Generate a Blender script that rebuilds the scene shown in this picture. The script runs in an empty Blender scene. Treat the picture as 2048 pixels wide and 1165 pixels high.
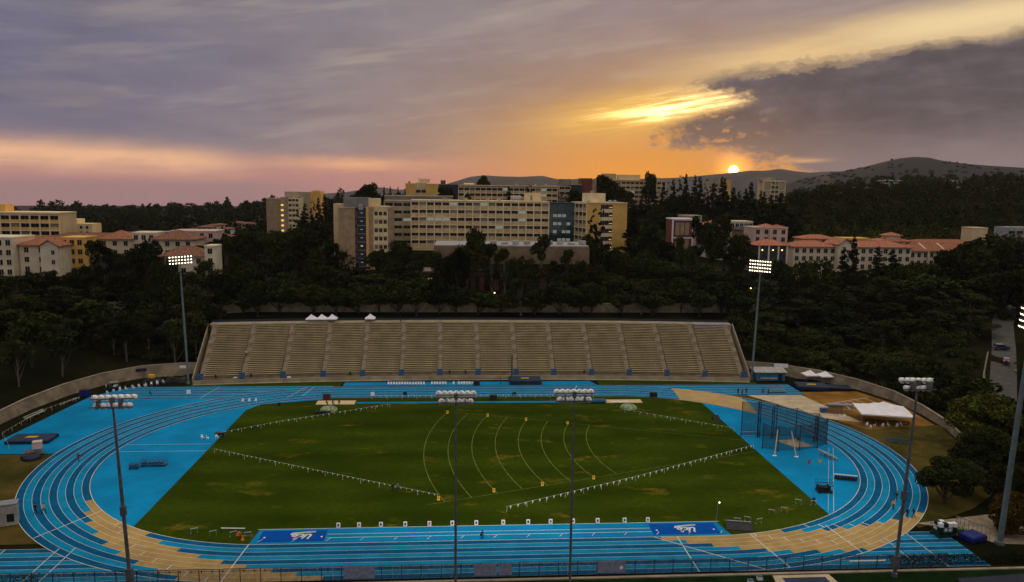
import bpy, bmesh, math, random
import numpy as np
from mathutils import Vector, Matrix
random.seed(7)
R_ = math.radians
scene = bpy.context.scene
COL = scene.collection

# ------------------------------------------------------------------ camera
cam_d = bpy.data.cameras.new('camera'); cam = bpy.data.objects.new('camera', cam_d); COL.objects.link(cam)
cam_d.sensor_width = 36.0; cam_d.lens = 26.736; cam_d.clip_start = 0.5; cam_d.clip_end = 40000
YAW, PIT, ROL = R_(4.0672), R_(7.5469), R_(0.7315)
fwd = Vector((math.sin(YAW)*math.cos(PIT), math.cos(YAW)*math.cos(PIT), -math.sin(PIT)))
rt0 = Vector((math.cos(YAW), -math.sin(YAW), 0)); up0 = rt0.cross(fwd)
rt = rt0*math.cos(ROL) + up0*math.sin(ROL); upv = up0*math.cos(ROL) - rt0*math.sin(ROL)
M = Matrix((rt, upv, -fwd)).transposed().to_4x4(); M.translation = Vector((-5.738, -153.80, 54.146))
cam.matrix_world = M
scene.camera = cam
CAM = M.translation.copy()

# ------------------------------------------------------------------ node expression helper
class X:
    T = None
    def __init__(s, sock): s.s = sock
    @staticmethod
    def math(op, *a, clamp=False):
        n = X.T.nodes.new('ShaderNodeMath'); n.operation = op; n.use_clamp = clamp
        for i, v in enumerate(a):
            if isinstance(v, X): X.T.links.new(v.s, n.inputs[i])
            else: n.inputs[i].default_value = v
        return X(n.outputs[0])
    def __add__(s, o): return X.math('ADD', s, o)
    __radd__ = __add__
    def __sub__(s, o): return X.math('SUBTRACT', s, o)
    def __rsub__(s, o): return X.math('SUBTRACT', o, s)
    def __mul__(s, o): return X.math('MULTIPLY', s, o)
    __rmul__ = __mul__
    def __truediv__(s, o): return X.math('DIVIDE', s, o)
    def __pow__(s, o): return X.math('POWER', s, o)
def sstep(a, b, x):
    n = X.T.nodes.new('ShaderNodeMapRange'); n.interpolation_type = 'SMOOTHSTEP'
    X.T.links.new(x.s, n.inputs[0]); n.inputs[1].default_value = a; n.inputs[2].default_value = b
    n.inputs[3].default_value = 0; n.inputs[4].default_value = 1
    return X(n.outputs[0])
def gauss(*terms):
    acc = None
    for d, w in terms:
        q = d / w; q = q * q; acc = q if acc is None else acc + q
    return X.math('EXPONENT', acc * -1.0)
def mixc(f, a, b, mode='MIX'):
    n = X.T.nodes.new('ShaderNodeMix'); n.data_type = 'RGBA'; n.blend_type = mode; n.clamp_factor = True
    for i, v in ((0, f), (6, a), (7, b)):
        if isinstance(v, X): X.T.links.new(v.s, n.inputs[i])
        elif i == 0: n.inputs[0].default_value = v
        else: n.inputs[i].default_value = (*v[:3], 1)
    return X(n.outputs[2])
def noise(vec, scale, detail=4, rough=.55, dist=0.0):
    n = X.T.nodes.new('ShaderNodeTexNoise'); n.inputs['Scale'].default_value = scale
    n.inputs['Detail'].default_value = detail; n.inputs['Roughness'].default_value = rough; n.inputs['Distortion'].default_value = dist
    if vec is not None: X.T.links.new(vec.s, n.inputs['Vector'])
    return X(n.outputs['Fac'])
def mapping(vec, scale, loc=(0, 0, 0), rot=(0, 0, 0)):
    n = X.T.nodes.new('ShaderNodeMapping'); n.inputs['Scale'].default_value = scale; n.inputs['Location'].default_value = loc
    n.inputs['Rotation'].default_value = rot
    X.T.links.new(vec.s, n.inputs['Vector']); return X(n.outputs[0])
def scalec(c, k):
    n = X.T.nodes.new('ShaderNodeVectorMath'); n.operation = 'SCALE'
    if isinstance(c, X): X.T.links.new(c.s, n.inputs[0])
    else: n.inputs[0].default_value = c[:3]
    if isinstance(k, X): X.T.links.new(k.s, n.inputs['Scale'])
    else: n.inputs['Scale'].default_value = k
    return X(n.outputs[0])
def addc(a, b):
    n = X.T.nodes.new('ShaderNodeVectorMath'); n.operation = 'ADD'
    X.T.links.new(a.s, n.inputs[0]); X.T.links.new(b.s, n.inputs[1]); return X(n.outputs[0])

# ------------------------------------------------------------------ world: sunset sky under a high cloud deck
SUN_AZ, SUN_EL = 20.0, 1.60
world = bpy.data.worlds.new('World'); scene.world = world; world.use_nodes = True
X.T = world.node_tree; X.T.nodes.clear()
tc = X.T.nodes.new('ShaderNodeTexCoord'); D = X(tc.outputs['Generated'])
sp = X.T.nodes.new('ShaderNodeSeparateXYZ'); X.T.links.new(D.s, sp.inputs[0])
dx, dy, dz = (X(o) for o in sp.outputs)
az = X.math('ARCTAN2', dx, dy) * 57.29578
el = X.math('MAXIMUM', X.math('ARCSINE', dz) * 57.29578, 0.0)
streak = noise(mapping(D, (2.2, 2.2, 15)), 2.6, 6, .6)            # long flat wisps
streak2 = noise(mapping(D, (5, 5, 30), (3, 1, 2), (0, R_(-7), 0)), 2.2, 6, .62)
puff = noise(mapping(D, (9, 9, 16)), 2.0, 8, .64)
mott = noise(mapping(D, (4, 4, 9), (1, 5, 2)), 2.0, 6, .6, .6)
fine = noise(mapping(D, (22, 22, 40)), 2.5, 5, .6)
sky = X.T.nodes.new('ShaderNodeTexSky'); sky.sky_type = 'NISHITA'; sky.sun_disc = False
sky.sun_elevation = R_(SUN_EL); sky.sun_rotation = R_(SUN_AZ); sky.air_density = 1.2; sky.dust_density = 2.0
cmb = X.T.nodes.new('ShaderNodeCombineXYZ')
X.T.links.new((az * .045).s, cmb.inputs[0]); X.T.links.new(((el - az * .15) * .42).s, cmb.inputs[1])
tilt = noise(X(cmb.outputs[0]), 1.6, 7, .6, .4)                     # wisps rising to the right
cmb2 = X.T.nodes.new('ShaderNodeCombineXYZ'); X.T.links.new((az * .10).s, cmb2.inputs[0]); X.T.links.new(((el - az * .14) * 1.5).s, cmb2.inputs[1])
tilt2 = noise(X(cmb2.outputs[0]), 1.5, 7, .65, .5)
clear = scalec(X(sky.outputs[0]), 0.06)
# cloud deck: blue grey to the left, mauve over the middle, warmer towards the sun
deck = mixc(sstep(-34, 4, az), (.108, .12, .232), (.252, .218, .262))
deck = mixc(sstep(4, 18, el) * 0.5, deck, (.245, .225, .262))
deck = mixc(gauss((az - 17, 17.5), (el - 3., 7.0)), deck, (.56, .285, .085))
deck = mixc(sstep(.35, .75, streak) * .35, deck, (.34, .29, .28))
deck = scalec(deck, 0.62 + 0.26 * streak2 + .5 * mott)
fr_ = sstep(-45, -5, az) * (1.0 - sstep(60, 100, az))
deck = mixc(sstep(.48, .72, tilt) * fr_ * .5, deck, (.50, .41, .34))
c = mixc(0.88, clear, deck)
# left horizon: rose haze with peach streaks
low = (1.0 - sstep(.6, 3.3, el + (streak - .5) * 1.6)) * (1.0 - sstep(2, 12, az)) * sstep(-120, -60, az)
c = mixc(low * .9, c, (.52, .225, .20))
pb = gauss((el - (1.05 - az * .034) + (streak2 - .5) * 1.1, .85)) * (1.0 - sstep(-20, -12.5, az)) * sstep(-75, -45, az)
c = mixc(pb * (0.1 + .8 * streak2 + 1.0 * mott), c, (.92, .50, .28))
pb2 = gauss((el - 1.75 + (streak2 - .5) * 1.1, .48), (az + 7.5, 6.0))
c = mixc(pb2 * (.1 + 1.4 * mott), c, (.86, .43, .22))
low2 = (1.0 - sstep(-.3, 1.0, el)) * (1.0 - sstep(-16, -6, az))
c = mixc(low2 * .7, c, (.24, .17, .2))
# glow along the horizon at the sun, the lit gap above it, the pale band high on the right
glow = gauss((az - 13.5, 11.5), (el - .8, 3.5))
c = mixc(glow * .97, c, (.95, .34, .010))
halo = gauss((az - 13.5, 7.0), ((el - 5.7) - (az - 13.5) * .135 + (streak2 - .5) * .9, 1.5))
c = mixc(halo * (.45 + .95 * tilt2), c, (1.0, .54, .075))
core = gauss((az - 15.8, 4.1), ((el - 6.05) - (az - 15.8) * .135 + (streak2 - .5) * 1.3, .62))
c = addc(c, scalec((1.25, .95, .42), core * (.1 + 2.6 * sstep(.36, .66, tilt2))))
band = gauss(((el - 9.5) - (az - 25) * .125 + (streak - .5) * 2.2, 1.45)) * sstep(9, 25, az) * (1.0 - sstep(55, 90, az))
c = mixc(band * (.35 + .95 * tilt), c, (.88, .60, .27))
band2 = gauss(((el - 10.9) - (az - 34) * .08, 1.0)) * sstep(24, 33, az) * (1.0 - sstep(50, 80, az))
c = mixc(band2 * .6, c, (1.0, .78, .42))
# dark cloud bank on the right, left edge given by elevation
pts = [(0, 25), (1.9, 23.5), (2.5, 20.5), (3.0, 17.2), (3.5, 15.0), (4.0, 16.3), (4.6, 14.6), (5.3, 17.4), (6.0, 19.2), (6.6, 20.5), (6.9, 21.0),
       (7.2, 18.4), (7.7, 17.2), (8.2, 18.6), (8.5, 21.5), (8.9, 27), (9.2, 30.5), (9.6, 34.5), (10.0, 37.5), (12, 50), (16, 75)]
def azleft(e_):
    fc = X.T.nodes.new('ShaderNodeFloatCurve'); cv = fc.mapping.curves[0]
    while len(cv.points) < len(pts): cv.points.new(.5, .5)
    for p, (e, a) in zip(cv.points, pts): p.location = (e/16, (a-10)/70); p.handle_type = 'VECTOR'
    fc.mapping.update(); X.T.links.new(X.math('MULTIPLY', e_, 1/16.0, clamp=True).s, fc.inputs['Value'])
    return X(fc.outputs[0]) * 70.0 + 10.0
finer = noise(mapping(D, (50, 50, 90)), 2.5, 5, .65)
eln = el + (mott - .5) * 1.5 + (puff - .5) * 1.9 + (fine - .5) * 1.1 + (finer - .5) * .5
azn = az + (puff - .5) * 6.0 + (fine - .5) * 5.0 + (finer - .5) * 3.0
dark = (sstep(-1.1, 1.5, azn - azleft(eln - .32)) + sstep(-1.1, 1.5, azn - azleft(eln)) + sstep(-1.1, 1.5, azn - azleft(eln + .32))) * .3333 * (1.0 - sstep(75, 120, az))
dark = dark * (1.0 - .8 * sstep(.53, .66, fine) * gauss((az - 18.4, 3.2), (el - 4.4, 2.2)))
dk = mixc(sstep(0.5, 5.5, el), (.22, .168, .185), (.070, .060, .076))
dk = mixc(sstep(.45, .75, streak2) * .45, dk, (.17, .138, .145))
dk = mixc(sstep(.42, .75, puff) * .45, dk, (.17, .132, .14))
dk = scalec(dk, .45 + .5 * tilt + .65 * puff)
dk = mixc(gauss((az - 20, 6.), (el - 3, 2.5)) * .5, dk, (.24, .12, .05))
c = mixc(dark * .97, c, dk)
wisp = gauss((az - 24.8, 1.3), (el - 2.35 + (streak2 - .5) * .5, .16))
c = mixc(wisp * .8, c, (.8, .42, .18))
# the sun itself
sd = Vector((math.sin(R_(SUN_AZ))*math.cos(R_(SUN_EL)), math.cos(R_(SUN_AZ))*math.cos(R_(SUN_EL)), math.sin(R_(SUN_EL))))
dotn = X.T.nodes.new('ShaderNodeVectorMath'); dotn.operation = 'DOT_PRODUCT'; X.T.links.new(D.s, dotn.inputs[0]); dotn.inputs[1].default_value = sd
ang = X.math('ARCCOSINE', X.math('MINIMUM', X(dotn.outputs['Value']), 1.0)) * 57.29578
c = addc(c, scalec((1.5, .55, .04), gauss((ang, .9))))
c = addc(c, scalec((9., 7.0, 3.2), 1.0 - sstep(.24, .40, ang)))
# overcast sky, raised and warmed above the view to light facades and ground
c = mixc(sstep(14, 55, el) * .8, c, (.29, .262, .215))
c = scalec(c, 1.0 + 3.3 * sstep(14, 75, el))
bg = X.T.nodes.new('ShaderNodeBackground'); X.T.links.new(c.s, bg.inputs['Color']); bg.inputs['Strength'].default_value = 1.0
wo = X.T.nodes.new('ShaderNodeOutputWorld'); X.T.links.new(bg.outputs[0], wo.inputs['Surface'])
world.cycles.sampling_method = 'MANUAL'; world.cycles.sample_map_resolution = 1024

# ------------------------------------------------------------------ sun lamp, low and warm through haze
sl = bpy.data.lights.new('sun', 'SUN'); sun = bpy.data.objects.new('sun', sl); COL.objects.link(sun)
sl.energy = 2.2; sl.angle = R_(3.0); sl.color = (1.0, .52, .2)
sun.rotation_euler = (-sd).to_track_quat('-Z', 'Y').to_euler()
vs = scene.view_settings
vs.view_transform = 'Standard'; vs.look = 'None'; vs.exposure = 0.0; vs.gamma = 1.0; vs.use_curve_mapping = False
scene.cycles.max_bounces = 5; scene.cycles.transparent_max_bounces = 12; scene.cycles.volume_bounces = 0
HAZE = 0.00003
FLOOD = 15000.0

# ------------------------------------------------------------------ materials
def pm(name, col, rough=.85, var=.22, scale=2.0, bump=0.0, spec=.25, col2=None, detail=4, isl=0.0, obj_rand=0.0, metal=0.0, stretch=(1, 1, 1), lo=.35, hi=.68, grain=0.0):
    m = bpy.data.materials.new(name); m.use_nodes = True; X.T = m.node_tree
    b = X.T.nodes['Principled BSDF']; b.inputs['Roughness'].default_value = rough; b.inputs['Metallic'].default_value = metal
    b.inputs['Specular IOR Level'].default_value = spec
    t = X.T.nodes.new('ShaderNodeTexCoord'); v = X(t.outputs['Object'])
    if stretch != (1, 1, 1): v = mapping(v, stretch)
    n = noise(v, scale, detail, .6)
    c2 = col2 or tuple(k*(1-var) for k in col); c1 = col if col2 else tuple(min(1, k*(1+var)) for k in col)
    c = mixc(sstep(lo, hi, n), c2, c1)
    if grain: c = scalec(c, (1-grain) + 2*grain*noise(v, 3.2, 3, .75)); c = mixc(sstep(.55, .8, noise(mapping(v, (.3, 1, 1)), .5, 6, .7)) * grain * .8, c, tuple(min(1, k*1.45+.01) for k in col))
    if isl:
        g = X.T.nodes.new('ShaderNodeNewGeometry'); c = scalec(c, (1-isl) + 2*isl*X(g.outputs['Random Per Island']))
    if obj_rand:
        o = X.T.nodes.new('ShaderNodeObjectInfo'); c = scalec(c, (1-obj_rand) + 2*obj_rand*X(o.outputs['Random']))
        if obj_rand > .45 and isl: c = mixc(sstep(.3, .9, X.math('FRACT', X(o.outputs['Random']) * 7.31)) * .5, c, tuple(k*f for k, f in zip(col, (1.9, 1.35, .8))))
    X.T.links.new(c.s, b.inputs['Base Color'])
    if bump:
        bn = X.T.nodes.new('ShaderNodeBump'); bn.inputs['Strength'].default_value = bump; bn.inputs['Distance'].default_value = .05
        n2 = noise(v, scale*6, 4, .6); X.T.links.new(n2.s, bn.inputs['Height']); X.T.links.new(bn.outputs[0], b.inputs['Normal'])
    return m
def em(name, col, s):
    m = bpy.data.materials.new(name); m.use_nodes = True; t = m.node_tree; t.nodes.clear()
    e = t.nodes.new('ShaderNodeEmission'); e.inputs[0].default_value = (*col, 1); e.inputs[1].default_value = s
    o = t.nodes.new('ShaderNodeOutputMaterial'); t.links.new(e.outputs[0], o.inputs[0]); return m
def netmat(name, col, opacity):
    m = bpy.data.materials.new(name); m.use_nodes = True; t = m.node_tree; b = t.nodes['Principled BSDF']
    b.inputs['Base Color'].default_value = (*col, 1); b.inputs['Roughness'].default_value = .9
    X.T = t; tcn = t.nodes.new('ShaderNodeTexCoord'); n = noise(X(tcn.outputs['Object']), 1.2, 3)
    a = sstep(.2, .8, n) * .16 + (opacity - .08); t.links.new(a.s, b.inputs['Alpha']); return m
MT = {}
def turfmat():
    m = bpy.data.materials.new('infield turf'); m.use_nodes = True; X.T = m.node_tree; b = X.T.nodes['Principled BSDF']
    b.inputs['Roughness'].default_value = 1.0; b.inputs['Specular IOR Level'].default_value = 0.0
    t = X.T.nodes.new('ShaderNodeTexCoord'); v = X(t.outputs['Object'])
    big = noise(mapping(v, (1, 1.6, 1)), .045, 6, .6); fin = noise(v, .9, 6, .7); blade = noise(mapping(v, (1, .45, 1)), 5.0, 3, .7)
    spx = X.T.nodes.new('ShaderNodeSeparateXYZ'); X.T.links.new(v.s, spx.inputs[0])
    c = mixc(sstep(.33, .66, big), (.017, .034, .0018), (.038, .060, .0034)); c = mixc(sstep(.3, .75, fin) * .55, c, (.011, .019, .0012)); c = mixc(sstep(.35, .7, blade) * .4, c, (.036, .044, .004))
    mow = X.math('SINE', X(spx.outputs[1]) * .62) * .5 + .5; c = scalec(c, .88 + .24 * mow); c = scalec(c, .62 + .76 * noise(v, 2.4, 5, .8))
    w1 = noise(mapping(v, (.55, 1.1, 1), (7, 3, 0)), .16, 5, .65); w2 = noise(v, .8, 5, .7)
    worn = sstep(.565, .68, w1) * sstep(.3, .62, w2); c = mixc(worn * .85, c, (.125, .095, .010))
    X.T.links.new(c.s, b.inputs['Base Color'])
    bn = X.T.nodes.new('ShaderNodeBump'); bn.inputs['Strength'].default_value = .35; bn.inputs['Distance'].default_value = .05; X.T.links.new(blade.s, bn.inputs['Height']); X.T.links.new(bn.outputs[0], b.inputs['Normal'])
    return m
def mats():
    A = MT
    A['ground'] = pm('dry grass ground', (.017, .016, .006), .95, col2=(.008, .009, .004), scale=.06, detail=8, bump=.3, spec=0)
    A['turf'] = turfmat()
    A['worn'] = pm('worn turf', (.09, .07, .012), .95, .3, scale=.8)
    A['turf_near'] = pm('near turf', (.008, .02, .006), .95, .3, scale=.3, detail=6, spec=0)
    A['lane_light'] = pm('light blue track', (.005, .205, .375), .95, .13, scale=.3, detail=8, spec=.02, grain=.42)
    A['lane_dark'] = pm('dark blue track', (.003, .088, .20), .95, .15, scale=.3, detail=8, spec=.02, grain=.42)
    A['dzone'] = pm('blue rubber', (.004, .20, .41), .95, .14, scale=.12, detail=9, spec=.02, grain=.42)
    A['royal'] = pm('royal blue rubber', (.003, .07, .34), .95, .08, scale=.6, spec=.02)
    A['tan'] = pm('tan track zone', (.37, .245, .09), .95, .14, scale=.3, detail=8, spec=.02, grain=.42)
    A['line'] = pm('white line paint', (.62, .62, .58), .7, .15, scale=3)
    A['line_dim'] = pm('worn line paint', (.35, .42, .42), .8, .3, scale=2)
    A['chalk'] = pm('chalk line', (.17, .20, .045), .95, .4, scale=1.2, spec=0)
    A['dirt'] = pm('orange dirt', (.27, .135, .03), .95, col2=(.15, .075, .018), scale=.18, detail=8, spec=0)
    A['drygrass'] = pm('dry grass', (.10, .07, .018), .95, col2=(.035, .036, .008), scale=.14, detail=9, bump=.4, spec=0)
    A['concrete'] = pm('concrete', (.30, .245, .165), .9, .2, scale=.4, detail=8)
    A['wallconc'] = pm('retaining wall concrete', (.225, .18, .115), .9, .3, scale=.35, detail=8)
    A['padconc'] = pm('pale pad concrete', (.45, .36, .23), .9, .15, scale=.4, detail=6)
    A['asphalt'] = pm('asphalt', (.075, .07, .06), .9, .2, scale=.5)
    A['sand'] = pm('sand', (.56, .42, .22), .95, .12, scale=1)
    A['tier'] = pm('stand tier concrete', (.165, .125, .072), .9, .25, scale=.3, detail=8)
    A['bench'] = pm('bench board', (.48, .385, .20), .75, .16, scale=.6, detail=6, obj_rand=.1)
    A['bench_metal'] = pm('aluminium bench', (.5, .47, .52), .5, .1, scale=1)
    A['aisle'] = pm('aisle concrete', (.28, .22, .15), .9, .3, scale=.5, detail=8)
    A['gatepanel'] = pm('blue tarp', (.045, .10, .19), .8, .3, scale=1.2)
    A['navy'] = pm('navy vinyl', (.006, .022, .05), .55, .3, scale=.8)
    A['navyd'] = pm('dark navy vinyl', (.004, .008, .025), .5, .3, scale=.8)
    A['blueshed'] = pm('blue painted shed', (.03, .13, .22), .7, .2, scale=.6)
    A['roofgrey'] = pm('grey roof sheet', (.36, .34, .30), .7, .2, scale=.7)
    A['white'] = pm('white fabric', (.80, .76, .78), .8, .06, scale=.6)
    A['whitep'] = pm('white plastic', (.80, .80, .78), .5, .05, scale=2)
    A['yellow'] = pm('yellow marker', (.75, .42, .02), .6, .1, scale=2)
    A['yellowd'] = pm('yellow print', (.55, .40, .05), .7, .3, scale=4)
    A['orange'] = pm('orange plastic', (.8, .2, .02), .6, .1)
    A['red'] = pm('red print', (.45, .05, .04), .7, .2)
    A['black'] = pm('black plastic', (.012, .012, .014), .6, .3)
    A['pole'] = pm('galvanised pole', (.15, .20, .20), .5, .15, scale=1, metal=.3)
    A['poled'] = pm('weathered pole', (.12, .125, .135), .55, .25, scale=1, metal=.3)
    A['lampback'] = pm('lamp hood', (.86, .84, .78), .45, .1, scale=2)
    A['lit'] = em('lit lamp', (1., .84, .58), 5.0)
    A['glowlamp'] = em('street lamp glow', (1., .72, .25), 6.0)
    A['litwin'] = em('lit window', (1., .62, .16), 1.0)
    A['litwin2'] = em('dim lit window', (.75, .8, .62), .26)
    A['steel'] = pm('steel', (.28, .29, .30), .45, .15, metal=.5)
    A['fence'] = pm('dark fence metal', (.02, .03, .045), .6, .2)
    A['mesh'] = netmat('chain link', (.03, .045, .06), .22)
    A['net'] = netmat('throwing net', (.010, .014, .018), .5)
    A['banner'] = pm('pale grey banner', (.22, .24, .33), .8, .2, scale=2)
    A['wood'] = pm('weathered wood', (.22, .13, .07), .85, .3, scale=2)
    A['bluemetal'] = pm('blue equipment', (.02, .10, .20), .6, .3)
    A['bluebin'] = pm('blue plastic', (.01, .02, .16), .5, .2)
    A['green'] = pm('green cart', (.006, .035, .016), .6, .3)
    A['dome'] = pm('grey green canvas', (.20, .24, .13), .85, .45, scale=1.6, detail=6)
    # buildings
    A['tanwall'] = pm('tan stucco', (.70, .54, .29), .9, .1, scale=.15, detail=7)
    A['tanlight'] = pm('pale tan concrete', (.80, .65, .38), .9, .1, scale=.3, detail=6)
    A['spandrel'] = pm('tan spandrel', (.58, .44, .24), .9, .2, scale=.5, detail=8)
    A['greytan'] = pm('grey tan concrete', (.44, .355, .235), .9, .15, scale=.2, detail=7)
    A['orangewall'] = pm('ochre stucco', (.72, .44, .12), .9, .12, scale=.2, detail=7)
    A['brownwall'] = pm('brown brick', (.38, .27, .16), .9, .18, scale=.5, detail=8)
    A['cream'] = pm('cream stucco', (.70, .60, .42), .9, .12, scale=.2, detail=6)
    A['pinkwall'] = pm('rose stucco', (.60, .44, .36), .9, .12, scale=.2, detail=6)
    A['greywall'] = pm('grey cladding', (.22, .21, .19), .8, .15, scale=.3)
    A['redwall'] = pm('brick red wall', (.20, .065, .045), .9, .2, scale=.4)
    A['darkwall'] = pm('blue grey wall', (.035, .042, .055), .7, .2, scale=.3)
    A['brick'] = pm('brick pier', (.16, .06, .035), .9, .25, scale=1)
    A['audwall'] = pm('brown concrete fascia', (.21, .145, .085), .9, .2, scale=.3, detail=8)
    A['tile'] = pm('terracotta tile', (.32, .125, .062), .85, .28, scale=1.2, detail=8, stretch=(1, 1, .3))
    A['tileb'] = pm('brown clay tile', (.22, .10, .055), .9, .3, scale=1.2, detail=8, stretch=(1, 1, .3))
    A['tiler'] = pm('red clay tile', (.42, .165, .088), .85, .25, scale=1.2, detail=8, stretch=(1, 1, .3))
    A['roofwhite'] = pm('white membrane roof', (.36, .345, .33), .8, .2, scale=.4)
    A['glass'] = pm('dark window glass', (.010, .011, .014), .35, .3, scale=.4, spec=.2, obj_rand=.5)
    A['teal'] = pm('teal curtain wall', (.016, .055, .06), .25, .3, scale=.5, spec=.5)
    A['blind'] = pm('window blind', (.20, .17, .12), .8, .3, scale=1.0, obj_rand=.4)
    # vegetation
    for k, c in dict(o=(.018, .026, .0052), e=(.023, .029, .0075), c=(.0145, .021, .0058), p=(.012, .017, .007), b=(.030, .040, .006), y=(.042, .050, .007), r=(.055, .045, .010)).items():
        A['leaf_'+k] = pm('foliage '+k, c, .9, .25, scale=.25, isl=.6, obj_rand=.6, spec=.05)
    A['bark'] = pm('dark bark', (.05, .037, .025), .95, .3, scale=2)
    A['barkpale'] = pm('pale eucalyptus bark', (.14, .115, .088), .9, .35, scale=1.2)
    A['forest'] = pm('forest floor', (.016, .019, .007), .95, .4, scale=.03, detail=8)
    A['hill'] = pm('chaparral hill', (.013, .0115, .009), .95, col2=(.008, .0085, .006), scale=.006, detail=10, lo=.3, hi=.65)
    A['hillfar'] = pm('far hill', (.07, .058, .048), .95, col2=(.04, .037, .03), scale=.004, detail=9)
    # clothes, skin, cars
    A['skin'] = pm('skin', (.42, .25, .17), .6, .05); A['hair'] = pm('hair', (.02, .013, .01), .7, .2)
    for n, c in dict(shirt_black=(.012, .012, .016), shirt_yellow=(.75, .36, .02), shirt_maroon=(.10, .015, .03), shirt_white=(.6, .58, .56), shirt_grey=(.12, .12, .13), shirt_orange=(.8, .16, .02),
                     pants_black=(.01, .01, .013), pants_grey=(.07, .07, .08), pants_khaki=(.25, .19, .12)).items(): A[n] = pm(n.replace('_', ' '), c, .85, .15)
    A['carblue'] = pm('dark blue car paint', (.02, .045, .10), .25, .05, spec=.6); A['carsilver'] = pm('silver car paint', (.4, .42, .45), .25, .05, spec=.6)
    A['tyre'] = pm('tyre', (.012, .012, .012), .8, .2); A['taillight'] = em('tail light', (.9, .05, .03), .8)
mats()

# ------------------------------------------------------------------ mesh helpers
class MB:
    def __init__(s): s.v = []; s.f = []; s.m = []; s.O = Vector((0, 0, 0)); s.u = Vector((1, 0, 0)); s.n = Vector((0, 1, 0)); s.cur = 0
    def at(s, O, ang=0.0):
        s.O = Vector(O); s.u = Vector((math.cos(ang), math.sin(ang), 0)); s.n = Vector((-math.sin(ang), math.cos(ang), 0)); return s
    def p(s, a, b, c): s.v.append(tuple(s.O + s.u*a + s.n*b + Vector((0, 0, c)))); return len(s.v)-1
    def face(s, ids): s.f.append(ids); s.m.append(s.cur)
    def box(s, x0, x1, y0, y1, z0, z1):
        i = [s.p(x, y, z) for z in (z0, z1) for x, y in ((x0, y0), (x1, y0), (x1, y1), (x0, y1))]
        for q in ((3, 2, 1, 0), (4, 5, 6, 7), (0, 1, 5, 4), (1, 2, 6, 5), (2, 3, 7, 6), (3, 0, 4, 7)): s.face([i[k] for k in q])
        return s
    def poly(s, pts): s.face([s.p(*q) for q in pts]); return s
    def prism(s, pts, z0, z1):
        a = [s.p(x, y, z0) for x, y in pts]; b = [s.p(x, y, z1) for x, y in pts]; n = len(pts)
        s.face(a[::-1]); s.face(b)
        for i in range(n): s.face([a[i], a[(i+1) % n], b[(i+1) % n], b[i]])
        return s
    def extr(s, prof, x0, x1):           # profile in (y,z) drawn out along x
        a = [s.p(x0, y, z) for y, z in prof]; b = [s.p(x1, y, z) for y, z in prof]; n = len(prof)
        s.face(a); s.face(b[::-1])
        for i in range(n): s.face([a[i], b[i], b[(i+1) % n], a[(i+1) % n]])
        return s
    def tube(s, p0, p1, r0, r1=None, n=6, cap=True):
        r1 = r0 if r1 is None else r1; p0 = Vector(p0); p1 = Vector(p1); d = (p1-p0).normalized()
        a = d.orthogonal().normalized(); b = d.cross(a); I = []
        for P, r in ((p0, r0), (p1, r1)):
            I.append([s.p(*(P + (a*math.cos(t) + b*math.sin(t))*r)) for t in [2*math.pi*k/n for k in range(n)]])
        for k in range(n): s.face([I[0][k], I[0][(k+1) % n], I[1][(k+1) % n], I[1][k]])
        if cap: s.face(I[0][::-1]); s.face(I[1])
        return s
    def path(s, pts, r, n=5):
        for a, b in zip(pts[:-1], pts[1:]): s.tube(a, b, r, r, n)
        return s
    def lathe(s, prof, c=(0, 0, 0), n=12):    # profile (r,z)
        I = [[s.p(c[0]+r*math.cos(2*math.pi*k/n), c[1]+r*math.sin(2*math.pi*k/n), c[2]+z) for k in range(n)] for r, z in prof]
        for A, B in zip(I[:-1], I[1:]):
            for k in range(n): s.face([A[k], A[(k+1) % n], B[(k+1) % n], B[k]])
        return s
    def mesh(s, name, mat):
        me = bpy.data.meshes.new(name); me.from_pydata(s.v, [], s.f)
        ml = mat if isinstance(mat, (list, tuple)) else [mat]
        for m in ml: me.materials.append(MT[m] if isinstance(m, str) else m)
        if len(ml) > 1: me.polygons.foreach_set('material_index', s.m)
        me.update(); return me
def obj(name, data, parent=None, loc=(0, 0, 0), rz=0.0):
    o = bpy.data.objects.new(name, data); COL.objects.link(o); o.location = loc; o.rotation_euler = (0, 0, rz)
    if parent is not None: o.parent = parent
    return o
def build(mb, name, mat, parent=None, loc=(0, 0, 0), rz=0.0): return obj(name, mb.mesh(name, mat), parent, loc, rz)
def tag(o, label, cat, group=None):
    o['label'] = label; o['category'] = cat
    if group: o['group'] = group
    return o
def thing(name, label, cat, loc=(0, 0, 0), rz=0.0, group=None): return tag(obj(name, None, None, loc, rz), label, cat, group)
def struct(o, label=None):
    o['kind'] = 'structure'
    if label: o['label'] = label
    return o
def copy_tree(o, parent=None):
    c = o.copy(); COL.objects.link(c); c.parent = parent
    for ch in o.children: copy_tree(ch, c)
    return c

# ------------------------------------------------------------------ ground
BND = np.array([(-113,-170),(140,-170),(140,-62),(108,-46),(97,-24),(104,-2),(109,14),(111,38),(104,52),(93,62),(80,62),(-80,62),(-88,77),(-99,72),(-107,62),(-112,47),(-113,20)], float)
def outside(Xa, Ya):
    ins = np.zeros(Xa.shape, bool); dm = np.full(Xa.shape, 1e9)
    for i in range(len(BND)):
        x0, y0 = BND[i]; x1, y1 = BND[(i+1) % len(BND)]
        cr = ((y0 > Ya) != (y1 > Ya)); xi = (x1-x0)*(Ya-y0)/(y1-y0+1e-12)+x0
        ins ^= cr & (Xa < xi)
        ex, ey = x1-x0, y1-y0; t = np.clip(((Xa-x0)*ex+(Ya-y0)*ey)/(ex*ex+ey*ey), 0, 1)
        dm = np.minimum(dm, np.hypot(Xa-x0-t*ex, Ya-y0-t*ey))
    return np.where(ins, 0, dm)
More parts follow.
